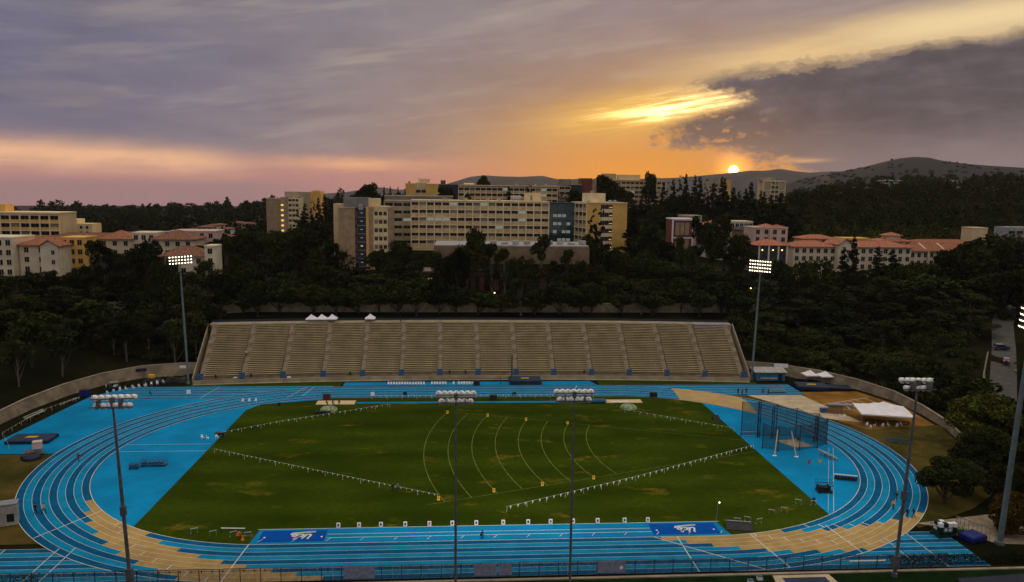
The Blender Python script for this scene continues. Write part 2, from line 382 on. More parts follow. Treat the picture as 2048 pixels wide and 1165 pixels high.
def terrain(Xa, Ya):
    Xa = np.asarray(Xa, float); Ya = np.asarray(Ya, float); d = outside(Xa, Ya)
    f = np.interp(Ya, [-60,60,86,100,125,165,280,360,500,800,1300,2500,9000], [0,0,0,2,5,18,31,32,35,10,-60,-140,-310])
    fr = np.interp(Ya, [86,140,200,240,290,340,430,500,800,1300,2500,9000], [0,8,11,14,21,28,35,38,30,-20,-140,-310])
    f = f + (fr-f)*np.clip((Xa-85)/50, 0, 1)
    f = f - np.clip((-Xa-62)/46, 0, 1)*np.clip((Ya-170)/130, 0, 1)*np.clip(f, 0, 24)
    f = f + 8*np.clip((-Xa-90)/40, 0, 1)*np.clip((Ya-104)/22, 0, 1)*np.clip((175-Ya)/40, 0, 1)
    near = np.clip((Ya+40)/(80+110*np.clip((Xa-90)/15, 0, 1)), 0, 1)
    return np.clip(d/(25+25*np.clip((np.abs(Xa)-86)/18, 0, 1)), 0, 1)*(11*near+f)
def tz(x, y): return float(terrain(np.array([x]), np.array([y]))[0])
def grow(a, b, step, far, side):
    v = []; s = step; q = b if side > 0 else a
    while (q < far if side > 0 else q > far): s *= 1.35; q += s*side; v.append(q)
    return v if side > 0 else v[::-1]
xs = grow(-330, 330, 5, -7000, -1) + list(np.arange(-330, 331, 5.0)) + grow(-330, 330, 5, 7000, 1)
ys = grow(-175, 520, 5, -1500, -1) + list(np.arange(-175, 521, 5.0)) + grow(-175, 520, 5, 9000, 1)
GX, GY = np.meshgrid(xs, ys); GZ = terrain(GX, GY) - .08
nx, ny = len(xs), len(ys)
V = np.stack([GX, GY, GZ], -1).reshape(-1, 3)
F = [(j*nx+i, j*nx+i+1, (j+1)*nx+i+1, (j+1)*nx+i) for j in range(ny-1) for i in range(nx-1)]
me = bpy.data.meshes.new('ground'); me.from_pydata(V.tolist(), [], F); me.materials.append(MT['ground'])
for p in me.polygons: p.use_smooth = True
struct(obj('ground', me))

# ------------------------------------------------------------------ hills
def hill(name, prof, r0, r1, r2, z0, mat, rough, seed, nrow=16):
    rnd = np.random.RandomState(seed); azs = np.linspace(prof[0][0], prof[-1][0], 170)
    els = np.interp(azs, [a for a, _ in prof], [e for _, e in prof])
    ph = rnd.rand(6)*6.28; gul = sum(np.sin(azs*k*.9+ph[i])/(i+1.) for i, k in enumerate((.5, 1.1, 1.9, 2.7, 3.9, 5.2)))
    rows = []
    for j in range(nrow+5):
        t = j/nrow
        if t <= 1:
            r = r0+(r1-r0)*t; zr = CAM.z+np.tan(np.radians(els))*r1; z = z0+(zr-z0)*(t**1.15)+rough*gul*4*t*(1-t)
        else:
            q = (t-1)*nrow/4; r = r1+(r2-r1)*q; z = z0+(zr-z0)*(1-q)**1.5
        rows.append(np.stack([CAM.x+np.sin(np.radians(azs))*r, CAM.y+np.cos(np.radians(azs))*r, np.broadcast_to(z, azs.shape)], -1))
    n = len(azs); V = np.concatenate(rows); F = [(j*n+i, j*n+i+1, (j+1)*n+i+1, (j+1)*n+i) for j in range(len(rows)-1) for i in range(n-1)]
    me = bpy.data.meshes.new(name); me.from_pydata(V.tolist(), [], F); me.materials.append(MT[mat])
    for p in me.polygons: p.use_smooth = True
    o = struct(obj(name, me))
    def surf(a, t):
        e = np.interp(a, [q for q, _ in prof], [w for _, w in prof]); zr = CAM.z+math.tan(R_(e))*r1; r = r0+(r1-r0)*t
        g_ = np.interp(a, azs, gul)
        return (CAM.x+math.sin(R_(a))*r, CAM.y+math.cos(R_(a))*r, z0+(zr-z0)*t**1.15+rough*g_*4*t*(1-t))
    return surf
ridgeA = [(-20,-3),(-14,-1.6),(-10.08,-.43),(-8.31,-.3),(-7.23,-.11),(-5.79,.1),(-4.33,-.07),(-1.39,.26),(-.09,.65),(.83,.96),(1.95,1.08),(3.06,1.02),(4.55,1.0),(6.23,1.1),(7.54,.82),(9.02,.91),(10.49,.85),(15.93,1.05),(17.69,1.21),(19.09,1.36),(20.46,1.52),(21.13,1.60),(22.15,1.59),(23.14,1.74),(24.14,1.57),(25.13,1.47),(26.09,1.54),(27.35,1.58),(29,1.4),(34,1.2),(40,1.0)]
ridgeD = [(22.5,.3),(24.5,1.0),(26.09,1.38),(27.35,1.61),(28.27,1.81),(29.47,2.14),(30.65,2.43),(31.52,2.52),(32.4,2.45),(32.98,2.28),(34.4,2.05),(35.77,1.92),(37.57,1.78),(42,1.6),(50,1.0)]
ridgeB = [(-55,-1.7),(-42,-1.8),(-29.8,-2.0),(-26.6,-1.95),(-24.3,-1.9),(-21.3,-1.8),(-18.2,-1.65),(-15.6,-1.55),(-13.9,-1.4),(-10,-1.1),(-6,-.8),(0,-.9),(8,-1.2)]
ridgeC = [(19,-1.4),(22.9,-.75),(24.5,-.2),(26.1,.25),(27.7,.5),(29.5,.75),(32.2,.95),(35,1.0),(37.6,1.0),(46,.7),(55,.3)]
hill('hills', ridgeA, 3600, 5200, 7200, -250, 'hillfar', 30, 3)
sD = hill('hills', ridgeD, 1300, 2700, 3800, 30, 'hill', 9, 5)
sB = hill('hills', ridgeB, 560, 1050, 1700, 14, 'forest', 3, 9)
sC = hill('hills', ridgeC, 430, 1150, 1700, 18, 'forest', 6, 11)

# ------------------------------------------------------------------ track
L, R, LW = 34.38, 41.47, 11.29/9
def ring_pts(d, n=72):
    r = R+d; pts = [(-L, -r), (L, -r)]
    pts += [(L+r*math.cos(a), r*math.sin(a)) for a in np.linspace(-math.pi/2, math.pi/2, n+1)[1:-1]]
    pts += [(L, r), (-L, r)]
    pts += [(-L+r*math.cos(a), r*math.sin(a)) for a in np.linspace(math.pi/2, 1.5*math.pi, n+1)[1:-1]]
    return pts
def ring(mb, d0, d1, z):
    a = [mb.p(x, y, z) for x, y in ring_pts(d0)]; b = [mb.p(x, y, z) for x, y in ring_pts(d1)]
    for i in range(len(a)): k = (i+1) % len(a); mb.face([a[i], b[i], b[k], a[k]])
def spath(s, d):      # arc length along the near straight and both curves, 0 at the middle of the near straight
    r = R+d; sg = 1 if s >= 0 else -1; s = abs(s)
    if s <= L: return (sg*s, -r)
    a = -math.pi/2+(s-L)/R
    if a <= math.pi/2: return (sg*(L+r*math.cos(a)), r*math.sin(a))
    return (sg*(L-(a-math.pi/2)*R), r)
def arcband(mb, s0, s1, d0, d1, z, n=30):
    A = []; B = []
    for i in range(n+1):
        s = s0+(s1-s0)*i/n; A.append(mb.p(*spath(s, d0), z)); B.append(mb.p(*spath(s, d1), z))
    for i in range(n): mb.face([A[i], A[i+1], B[i+1], B[i]])
def sang(deg): return L+(R_(deg)+math.pi/2)*R
field = struct(build(MB().poly([(x, y, .0) for x, y in ring_pts(.1)]), 'infield', 'turf'))
track = struct(obj('running_track', None))
# aprons, chutes
def sheet(name, pts, z, mat, parent=None): return build(MB().poly([(x, y, z) for x, y in pts]), name, mat, parent)
sheet('apron', [(-98,.9),(-72,.9),(-55,36),(-40,40),(-40,53.6),(-94,53.6),(-97,49),(-100.4,43.5),(-103,8)], .008, 'dzone', track)
def chute(x0, x1, sgn, name, skip=0):
    for k in range(9):
        m = MB(); y0, y1 = sgn*(R+k*LW), sgn*(R+(k+1)*LW)
        m.poly([(x0, y0, .016), (x1, y0, .016), (x1, y1, .016), (x0, y1, .016)]); build(m, name, 'lane_dark' if k % 2 == 0 else 'lane_light', track)
    m = MB()
    for k in range(10): y = sgn*(R+k*LW); m.box(min(x0, x1), max(x0, x1), y-.045, y+.045, .018, .021)
    build(m, 'lane_line', 'line_dim', track)
chute(-L, -86, -1, 'chute_lane'); chute(L, 73, -1, 'chute_lane'); chute(-L, -94, 1, 'chute_lane'); chute(L, 88.5, 1, 'chute_lane')
for k in range(9):
    m = MB(); ring(m, k*LW, (k+1)*LW, .03); build(m, 'lane', 'lane_dark' if k % 2 == 0 else 'lane_light', track)
# tan exchange zones, lane by lane
zl0 = [-33.7,-40.3,-46.2,-52.4,-58.1,-63.6,-69.1,-74,-78.5]; zl1 = [-62,-67.2,-72.9,-78.2,-83.3,-88]
zr1 = [-73,-68.7,-64.1,-59.8,-55.3,-51.6,-47.7,-44.7,-41]; zr0 = [26.3, 30, 33.7, sang(-86), sang(-81.3), sang(-77.1), sang(-72.4), sang(-68.3), sang(-64.4)]
zl1s = [sang(a) for a in zl1]+[32.1, 28.4, 24.5]
for k in range(9):
    m = MB(); arcband(m, -sang(zl0[k]), -zl1s[k], k*LW, (k+1)*LW, .04); build(m, 'exchange_zone', 'tan', track)
    m = MB(); arcband(m, zr0[k], sang(zr1[k]), k*LW, (k+1)*LW, .04); build(m, 'exchange_zone', 'tan', track)
    t0, t1 = 64.4+(68.5-64.4)*k/8, 36.5+(47.5-36.5)*k/8
    m = MB(); arcband(m, sang(t1), sang(t0), k*LW, (k+1)*LW, .04); build(m, 'exchange_zone', 'tan', track)
for k in range(10):
    m = MB(); w = .027 if k not in (0, 9) else .05; ring(m, k*LW-w, k*LW+w, .05); build(m, 'lane_line', 'line', track)
m = MB()      # finish, start and stagger marks
def mark(s0, d0, s1, d1, w=.07):
    p0 = Vector((*spath(s0, d0), 0)); p1 = Vector((*spath(s1, d1), 0)); n = (p1-p0).normalized().cross(Vector((0, 0, 1)))*w
    m.poly([tuple(q)[:2]+(.06,) for q in (p0+n, p0-n, p1-n, p1+n)])
for s in (-37.5, 29.0, 41.): mark(s, 0, s, 11.3)
mark(25.2, 0, 38.0, 11.3)
mark(-sang(-42), 0, -sang(-46), 11.3); mark(sang(-62), 2, sang(-66), 11.3)
for k in range(9):
    for s in (-sang(-52+ -3.9*k), sang(-66+2.9*k), sang(-80+2.6*k)): mark(s, k*LW, s, (k+1)*LW)
build(m, 'start_line', 'line', track)
m = MB()
for q in ([(-63, -41.4), (-63, -52.8)], [(-65.3, -41.4), (-65.3, -52.8)], [(-73, -41.4), (-73, -52.8)], [(-72, 42), (-70.5, 52.7)], [(-50, 42), (-47, 52.7)], [(-46.5, 43), (-45, 52.7)], [(62, -43), (62, -52)], [(66.5, -41.5), (66.5, -52.6)], [(27.5, 52.7), (25, 43)]):
    (x0, y0), (x1, y1) = q; m.poly([(x0-.1, y0, .062), (x0+.1, y0, .062), (x1+.1, y1, .062), (x1-.1, y1, .062)])
build(m, 'start_line', 'line_dim', track)
# D zones
for sg in (-1, 1):
    a0 = math.acos((57.55-L)/R); pts = [(sg*(L+(R-.12)*math.cos(a)), (R-.12)*math.sin(a)) for a in np.linspace(-a0, a0, 50)]
    sheet('d_zone', pts, .012, 'dzone', track)
m = MB(); m.box(-78, -58, 5.8, 5.92, .018, .024); m.box(-76.2, -57.6, 1.5, 1.62, .018, .024)
for x0, y0, x1, y1 in ((75.0, -1, 58.9, -33.2),): m.poly([(x0, y0, .024), (x0-.12, y0, .024), (x1-.12, y1, .024), (x1, y1, .024)]); m.poly([(x0-1, y0, .024), (x0-1.08, y0, .024), (x1-1.08, y1, .024), (x1-1., y1, .024)])
build(m, 'runway_line', 'line_dim', track)
# near runway with two royal blue pads
sheet('runway', [(-37.6, -41.3), (37.9, -41.3), (37.0, -36.1), (-37.1, -36.1)], .014, 'dzone', track)
for x0, x1, sk in ((-36.5, -26.4, 0.), (25.5, 36.4, 0.)): sheet('runway_pad', [(x0, -40.7), (x1, -40.7), (x1, -36.75), (x0, -36.75)], .02, 'royal', track)
m = MB()
for y in (-38.25, -39.5): m.box(-26.2, 25.4, y-.05, y+.05, .02, .024)
m.box(-37.5, 37.6, -36.2, -36.1, .02, .026)
for x in np.arange(-36, 37, 5.2): m.poly([(x-.4, -40.6, .03), (x-.5, -40.6, .03), (x+.1, -39.6, .03), (x+.2, -39.6, .03)])
for x in (-35.9, -27.1, 26.2, 35.6): m.box(x, x+.3, -39.3, -38.9, .03, .034)
build(m, 'runway_line', 'line', track)
# script lettering on the pads, read from the stand side
def stroke(mb, pts, w, z):
    P = [Vector((x, y, 0)) for x, y in pts]; Lf = []; Rt = []
    for i, q in enumerate(P):
        d = (P[min(i+1, len(P)-1)]-P[max(i-1, 0)]).normalized(); n = Vector((-d.y, d.x, 0))*w*(.55+.45*math.sin(math.pi*(i+.6)/len(P)))
        Lf.append(mb.p(*(q+n)[:2], z)); Rt.append(mb.p(*(q-n)[:2], z))
    for i in range(len(P)-1): mb.face([Lf[i], Rt[i], Rt[i+1], Lf[i+1]])
def arcp(cx, cy, rx, ry, a0, a1, n=10): return [(cx+rx*math.cos(R_(a)), cy+ry*math.sin(R_(a))) for a in np.linspace(a0, a1, n)]
UC = [[(0, 1.0), (.12, 1.08), (.2, 1.0)] + [(.16, .5)] + arcp(.45, .3, .29, .28, 180, 360, 8) + [(.78, .6), (.86, 1.05)], [(.84, .95), (.76, .4), (.82, .06), (.98, .08)],
      arcp(1.28, .3, .22, .28, 55, 330, 12), [(1.48, .1), (1.66, .6), (1.82, 1.02), (1.72, 1.12), (1.62, .8), (1.6, .2), (1.7, .02), (1.84, .1)],
      arcp(2.08, .28, .2, .25, 60, 360, 12)+[(2.3, .5)], [(2.3, .5), (2.26, .1), (2.36, 0), (2.5, .1)], [(2.5, .1), (2.7, .0), (2.62, -.28), (1.6, -.42), (.1, -.62), (.05, -.52), (1.6, -.28), (2.4, -.16)]]
for cx, cy in ((-30.2, -38.6), (31.2, -38.7)):
    m = MB()
    for k, st in enumerate(UC):
        pts = []
        for x, y in st:
            X_, Y_ = (x-1.3)*1.28, (y-.3)*1.5; X_ += Y_*.28; pts.append((cx-X_, cy-Y_))
        fine_ = []
        for a, b in zip(pts[:-1], pts[1:]): fine_ += [a, ((a[0]+b[0])/2, (a[1]+b[1])/2)]
        stroke(m, fine_+[pts[-1]], .17, .03+.002*k)
    build(m, 'script_lettering', 'line', track)['label'] = 'white "Ucla" script on blue pad'
# far runways, pits
sheet('runway', [(-37.5, 53.6), (33.5, 53.2), (32, 57.6), (-37.4, 57.4)], .022, 'dzone', track)
sheet('runway', [(-31.6, 36.0), (29, 35.6), (29, 37.0), (-31.6, 37.3)], .014, 'dzone', track)
for x0, x1, y0, y1 in ((-41.4, -32, 35.3, 38.6), (32.6, 41.9, 35, 37.8)):
    t = struct(obj('sand_pit', None)); build(MB().box(x0, x1, y0, y1, -.05, .02), 'sand', 'sand', t)
    m = MB(); m.box(x0-.15, x1+.15, y0-.15, y0-.01, 0, .07); m.box(x0-.15, x1+.15, y1+.01, y1+.15, 0, .07); m.box(x0-.15, x0-.01, y0, y1, 0, .07); m.box(x1+.01, x1+.15, y0, y1, 0, .07)
    build(m, 'pit_edge', 'padconc', t)
# throwing sector on the grass
RC = (67.2, 1.0)
m = MB()
def gline(mb, a, b, w, z=.012):
    a = Vector((*a, 0)); b = Vector((*b, 0)); n = (b-a).normalized().cross(Vector((0, 0, 1)))*w
    mb.poly([(*(q)[:2], z) for q in (a+n, a-n, b-n, b+n)])
sl_ = .3655
gline(m, (57.3, RC[1]+sl_*9.9), (-9.4, RC[1]+sl_*76.6), .04); gline(m, (57.3, RC[1]-sl_*9.9), (-11, RC[1]-sl_*78), .04)
gline(m, (60, 12), (30, 30), .04)
for r in range(45, 81, 5):
    P = [(RC[0]-r*math.cos(t), RC[1]+r*math.sin(t), .013) for t in np.linspace(-.35, .35, 40)]
    for a, b in zip(P[:-1], P[1:]): gline(m, a[:2], b[:2], .055, .014)
build(m, 'sector_line', 'chalk', field)
# ------------------------------------------------------------------ ground sheets round the track
struct(sheet('dirt_patch', [(-99, .5), (-86, .6), (-74, -6), (-66, -22), (-64, -39.8), (-86, -39.8), (-88, -20)], .004, 'drygrass'))
struct(sheet('verge', [(-38, 53.4), (-80, 53.4), (-80, 57.5), (-38, 60.5)], .006, 'turf')); struct(sheet('verge', [(34, 53.4), (80, 52.9), (80, 56.6), (34, 60.8)], .006, 'turf'))
struct(sheet('dirt_field', [(85.6, 44.2), (104.5, 44.6), (109.2, 30), (107.5, 14), (89.5, 11.2), (84.5, 20)], .010, 'dirt'))
struct(sheet('dry_verge', [(60, 43), (80, 43), (90, 20), (108.6, 13.5), (103.5, -3), (97, -16), (96, -24), (84, -33), (70, -40), (64, -20)], .004, 'drygrass'))
struct(sheet('throwing_pad', [(72.5, 45.8), (86, 45.9), (87, 43), (91, 16.5), (83.6, 20), (71, 44)], .013, 'padconc'))
m = MB()
gline(m, (85.2, 30.6), (104.2, 38.2), .09, .02); gline(m, (85.2, 30.2), (104.2, 23.2), .09, .02)
for r in (9, 11, 13, 15.5, 19):
    P = [(85.2+r*math.cos(t), 30.4+r*math.sin(t)) for t in np.linspace(-.36, .38, 14)]
    for a, b in zip(P[:-1], P[1:]): gline(m, a, b, .08, .021)
struct(build(m, 'shot_put_line', 'line'))
struct(sheet('path', [(70.5, -38.2), (97, -33), (106, -40), (98, -48), (79, -46), (74, -40)], .005, 'aisle'))
struct(sheet('verge', [(-90, -54.1), (90, -54.1), (110, -75), (-90, -75)], .006, 'turf_near'))
struct(build(MB().box(-90, 92, -54.0, -53.5, -.05, .12), 'kerb', 'concrete'))
struct(sheet('pad', [(39.2, -54.2), (47.5, -54.2), (47.9, -58), (38.6, -58)], .012, 'padconc'))
tag(build(MB().box(40.3, 46.6, -57.9, -55.0, .013, .05), 'floor_mat', 'navy'), 'dark mat lying on the pale pad below the fence', 'mat')
rd = [(215, 132), (185, 97), (165, 69), (148, 46), (133, 26), (118, 2)]
m = MB()
for i, (x, y) in enumerate(rd):
    a = Vector(rd[max(i-1, 0)]); b = Vector(rd[min(i+1, len(rd)-1)]); d = (b-a).normalized(); n = Vector((-d.y, d.x))*3.2
    m.p(x+n.x, y+n.y, tz(x, y)+.35); m.p(x-n.x, y-n.y, tz(x, y)+.35)
for i in range(len(rd)-1): m.face([2*i, 2*i+1, 2*i+3, 2*i+2])
struct(build(m, 'road', 'asphalt'))
m = MB(); z = 12.6
m.poly([(-130, 103, 13.2), (100, 103, 13.2), (120, 108, 13.6), (120, 112, 14.6), (-130, 111, 14.6)])
struct(build(m, 'road', 'asphalt'))

# ------------------------------------------------------------------ grandstand
NS, NR, TR, RI, AW, SW = 14, 30, .78, .37, 1.35, 9.63
def front(x): return 61.3-4.6*(x/78)**2, math.atan(-2*4.6*x/78**2)
gs = thing('grandstand', 'long concrete grandstand with rows of tan benches and grey aisles behind the far straight', 'grandstand', (0, 61, 0))
def stand_loc(x): y, a = front(x); return (x, y-61, 0), a
def tiers(w, step=1):
    prof = [(0, -.2), (0, 1.2)]; n = NR*step
    for k in range(n): prof += [(TR/step*k+.001, 1.2+RI/step*(k+1)) if k else (.9, 1.2), (TR/step*(k+1)+.9 if k == n-1 else TR/step*(k+1), 1.2+RI/step*(k+1))]
    return prof
pr_ = [(0, -.2), (0, 1.2), (.9, 1.2)]
for k in range(NR): pr_ += [(.9+TR*k, 1.2+RI*(k+1)), (.9+TR*(k+1), 1.2+RI*(k+1))]
pr_ += [(.9+TR*NR, 5.0)]
tier_me = MB().extr(pr_, -SW/2, SW/2).mesh('seating_tier', 'tier')
pa = [(0, -.2), (0, .9), (.9, .9)]
for k in range(NR*2): pa += [(.9+TR/2*k, .95+RI/2*(k+1)), (.9+TR/2*(k+1), .95+RI/2*(k+1))]
pa += [(.9+TR*NR, 5.0)]
mba = MB(); a_ = [mba.p(-AW/2*(1 if y < 5 else 1+(y-5)*.02), y, z) for y, z in pa]; b_ = [mba.p(AW/2*(1 if y < 5 else 1+(y-5)*.02), y, z) for y, z in pa]
mba.face(a_[::-1]); mba.face(b_)
for i in range(len(pa)): k = (i+1) % len(pa); mba.face([a_[i], a_[k], b_[k], b_[i]])
aisle_me = mba.mesh('aisle', 'aisle')
bb = MB().box(-SW/2+.05, SW/2-.05, 0, .3, .36, .43); bb.cur = 1
for x in np.linspace(-SW/2+.4, SW/2-.4, 5): bb.box(x-.04, x+.04, .06, .2, 0, .36)
bench_me = bb.mesh('bench', ['bench', 'tier']); benchm_me = bb.mesh('bench', ['bench_metal', 'tier'])
x = -77.5; rest = MB(); gp = MB().box(-.75, .75, -.15, -.05, .1, 2.0).box(-.8, -.72, -.16, -.04, 0, 2.1).box(.72, .8, -.16, -.04, 0, 2.1).mesh('gate_panel', 'gatepanel')
rnd3 = random.Random(4)
for i in range(NS+1):
    xa = x+AW/2; l, a = stand_loc(xa); obj('aisle', aisle_me, gs, l, a)
    obj('gate_panel', gp, gs, (l[0], l[1], .9), a)
    x += AW
    if i == NS: break
    xc = x+SW/2; l, a = stand_loc(xc); s_ = obj('seating_tier', tier_me, gs, l, a)
    for k in range(NR):
        y_, z_ = .9+TR*k+.34, 1.2+RI*(k+1)
        metal = i == NS-1 and k >= NR-4
        if k < 21 or metal:
            b = obj('bench', benchm_me if metal else bench_me, s_, (0, y_, z_))
        else:
            rest.at((l[0], l[1], 0), a); rest.box(-SW/2+.05, SW/2-.05, y_, y_+.27, z_+.36, z_+.43)
    x += SW
rb = build(rest, 'upper_benches', 'bench', gs); rb['kind'] = 'stuff'
wall = MB(); walk = MB(); rail = MB()
xs_ = np.linspace(-78.6, 78.6, 40)
def sp_(x, d): y, a = front(x); return (x-math.sin(a)*d, y+math.cos(a)*d-61)
TOPZ = 1.2+RI*NR
for xa, xb in zip(xs_[:-1], xs_[1:]):
    P = [sp_(xa, -.5), sp_(xb, -.5), sp_(xb, -.18), sp_(xa, -.18)]; wall.prism(P, -.2, 1.0)
    P = [sp_(xa, -1.6), sp_(xb, -1.6), sp_(xb, -.52), sp_(xa, -.52)]; wall.prism(P, -.05, .05)
    d0 = .9+TR*NR+.01; P = [sp_(xa, d0), sp_(xb, d0), sp_(xb, d0+4), sp_(xa, d0+4)]; walk.prism(P, 6, TOPZ+.05)
    P = [sp_(xa, d0+4.02), sp_(xb, d0+4.02), sp_(xb, d0+4.3), sp_(xa, d0+4.3)]; rail.prism(P, 6, TOPZ+.7)
build(wall, 'front_wall', 'concrete', gs); build(walk, 'walkway', 'concrete', gs); build(rail, 'back_fence', 'fence', gs)
for sg in (-1, 1):
    m = MB(); P0 = sp_(sg*78.9, 0); P1 = sp_(sg*78.9, .9+TR*NR)
    i = []
    for (q, z) in ((P0, 0), (P0, 1.5), (P1, TOPZ+.4), (P1, 0)):
        i.append((m.p(q[0]-.12, q[1], z), m.p(q[0]+.12, q[1], z)))
    for a, b in zip(i, i[1:]+i[:1]): m.face([a[0], a[1], b[1], b[0]])
    m.face([q[0] for q in i][::-1]); m.face([q[1] for q in i]); build(m, 'end_wall', 'concrete', gs)
# grey road wall behind the belt of trees
w = thing('retaining_wall', 'long pale grey wall half hidden by the trees behind the grandstand', 'wall', (0, 101, 0))
m = MB()
for xa, xb in zip(np.arange(-128, 100, 12.), np.arange(-116, 112, 12.)): m.box(xa, xb-.12, -.2, .2, 10.5, 15.9)
m.box(-128, 100, -.35, .35, 15.91, 16.2)
build(m, 'wall_face', 'wallconc', w)
# curved walls of the bowl
def curve_wall(label, pts, h0, h1, mat, thick=.35, slope=0.0):
    t = thing('retaining_wall', label, 'wall', (pts[0][0], pts[0][1], 0)); P = [Vector((*p, 0)) for p in pts]; f = []
    for a, b in zip(P[:-1], P[1:]):
        for q in (0, .25, .5, .75): f.append(a.lerp(b, q))
    f.append(P[-1]); m = MB(); cap = MB()
    n = len(f); c = sum(P, Vector())/len(P); inner = Vector((0, 0, 0))
    nr = []
    for i in range(n):
        d = (f[min(i+1, n-1)]-f[max(i-1, 0)]).normalized(); q = Vector((-d.y, d.x, 0))
        if q.dot(-f[i]) > 0: q = -q
        nr.append(q)
    O = P[0]
    for i in range(n-1):
        for mb, da, db, za, zb in ((m, 0, thick, -.1, None), (cap, -.08, thick+.08, None, .18)):
            ids = []
            for j in (i, i+1):
                h = h0+(h1-h0)*j/(n-1)
                z0 = -.1 if za is not None else h+.005; z1 = h if zb is None else h+zb
                A = f[j]-O+nr[j]*(da); B = f[j]-O+nr[j]*(db)
                off = nr[j]*slope*h
                ids.append([mb.p(A.x, A.y, z0) if za is not None else mb.p(*(A+off)[:2], z0), mb.p(*(A+off)[:2], z1), mb.p(*(B+off)[:2], z1), mb.p(B.x, B.y, z0) if za is not None else mb.p(*(B+off)[:2], z0)])
            a, b = ids
            for k in range(4): kk = (k+1) % 4; mb.face([a[k], b[k], b[kk], a[kk]])
    build(m, 'wall_face', mat, t); build(cap, 'coping', 'concrete', t); return t
curve_wall('pale curved concrete wall sweeping round the left end below the eucalyptus trees', [(-107.5, -8), (-109.5, 8), (-109.5, 20), (-109, 33), (-106.5, 46), (-102, 56.5), (-95, 64), (-86, 66.5), (-79.5, 66)], 2.2, 3.4, 'wallconc', slope=.35)
curve_wall('grey curved concrete wall sweeping round the right end below the dark slope', [(80.5, 65.5), (90, 63), (99, 56.5), (105.5, 47.5), (109.5, 36), (109.8, 24), (108.5, 12), (105, 0), (101, -10), (97, -18)], 3.6, .7, 'wallconc', slope=.2)
# ------------------------------------------------------------------ floodlight poles
hood = MB(); hood.lathe([(.0, .42), (.14, .40), (.27, .26), (.36, .06), (.38, -.06), (.34, -.06), (.31, .06), (.0, .1)], n=10)
for v in range(len(hood.v)): x_, y_, z_ = hood.v[v]; hood.v[v] = (x_, -z_, y_)     # opens towards +y after turning
hood.box(-.05, .05, -.62, -.38, -.05, .05)
hood_me = hood.mesh('lamp', 'lampback'); hoodd_me = hood.mesh('lamp', 'black')
for p in hood_me.polygons: p.use_smooth = True
lens = MB(); lens.lathe([(.2, 0), (.0, .03)], n=10)
for v in range(len(lens.v)): x_, y_, z_ = lens.v[v]; lens.v[v] = (x_, z_+.05, y_)
lens_me = lens.mesh('lens', 'lit')
def flood(label, x, y, h, rows, cols, aim, base_r, mat, sp=.82, vs=.85, power=1.0, tilt=-25, back=0.0, lean=0.0):
    t = thing('floodlight_pole', label, 'floodlight', (x, y, 0), 0, 'floodlight poles round the track'); t.rotation_euler = (0, R_(lean), 0)
    m = MB(); m.lathe([(base_r*1.7, 0), (base_r*1.7, .5), (base_r, .55), (base_r*.95, h*.5), (base_r*.5, h)], n=10); build(m, 'pole', mat, t)
    m = MB(); m.lathe([(base_r*1.05, h*.33), (base_r*1.05, h*.33+.4)], n=10); (m.box(-base_r*1.6, base_r*1.6, -base_r*1.5, base_r*1.5, 1.2, 3.2), m.box(-.33, .33, -.3, .3, h*.40, h*.40+1.3)) if base_r > .2 and back else None
    build(m, 'service_box', mat, t)
    ang = math.atan2(aim[1]-y, aim[0]-x)-math.pi/2
    hd = MB().at((0, 0, 0), ang); wd = (cols-1)*sp/2+.3
    for r in range(rows): hd.box(-wd, wd, -.12-r*back, .02-r*back, h-r*vs-.06, h-r*vs+.06)
    for q in (-wd*.5, wd*.5): hd.box(q-.05, q+.05, -.2-rows*back, -.1, h-(rows-1)*vs-.1, h+.1)
    hd.box(-.25, .25, -.3, .12, h-(rows-1)*vs-.3, h+.2); build(hd, 'crossarm', mat, t)
    for r in range(rows):
        for c in range(cols - (1 if back and r else 0)):
            q = (c-(cols-1)/2+(.5 if back and r else 0))*sp; f = .55-r*back
            o = obj('lamp', hood_me if back else hoodd_me, t, (math.cos(ang)*q-math.sin(ang)*f, math.sin(ang)*q+math.cos(ang)*f, h-r*vs))
            o.rotation_euler = (R_(tilt+random.uniform(-5, 5)), 0, ang+R_(random.uniform(-8, 8)))
            obj('lens', lens_me, o)
            if back: o.scale = (1.22,)*3
    s = bpy.data.lights.new('flood', 'SPOT'); s.energy = FLOOD*power; s.spot_size = R_(115); s.spot_blend = .8; s.shadow_soft_size = 1.5; s.color = (1., .95, .86)
    so = obj('flood_beam', s, t, (-math.sin(ang)*1.2, math.cos(ang)*1.2, h-.5)); d = Vector((aim[0]-x, aim[1]-y, -h)); so.rotation_euler = d.to_track_quat('-Z', 'Y').to_euler()
    return t
flood('tall grey green floodlight pole at the left end of the grandstand, three rows of lamps', -80.1, 57, 35.2, 3, 8, (-30, 0), .32, 'pole', lean=-1.5)
flood('tall grey green floodlight pole at the right end of the grandstand, four rows of lamps', 80, 58.2, 34.9, 4, 9, (30, 0), .32, 'pole', sp=.72, vs=.95, lean=1.5)
flood('dark floodlight pole at the near left corner of the track with box halfway up', -49.6, -54.2, 26.6, 2, 7, (-44, 30), .25, 'poled', sp=.86, vs=.95, tilt=-38, back=.55, lean=-2.2)
flood('slim dark floodlight pole standing left of the near middle', -6.0, -57, 27.6, 2, 7, (-5, 30), .17, 'poled', sp=.75, vs=.9, tilt=-38, back=.55)
flood('slim dark floodlight pole standing right of the near middle', 9.4, -58, 28.0, 2, 7, (11, 30), .17, 'poled', sp=.75, vs=.9, tilt=-38, back=.55)
flood('dark floodlight pole inside the near right fence with two rows of lamps', 56.7, -55.2, 28.6, 2, 6, (49, 30), .24, 'poled', sp=.86, vs=.95, tilt=-38, back=.55, lean=2.3)
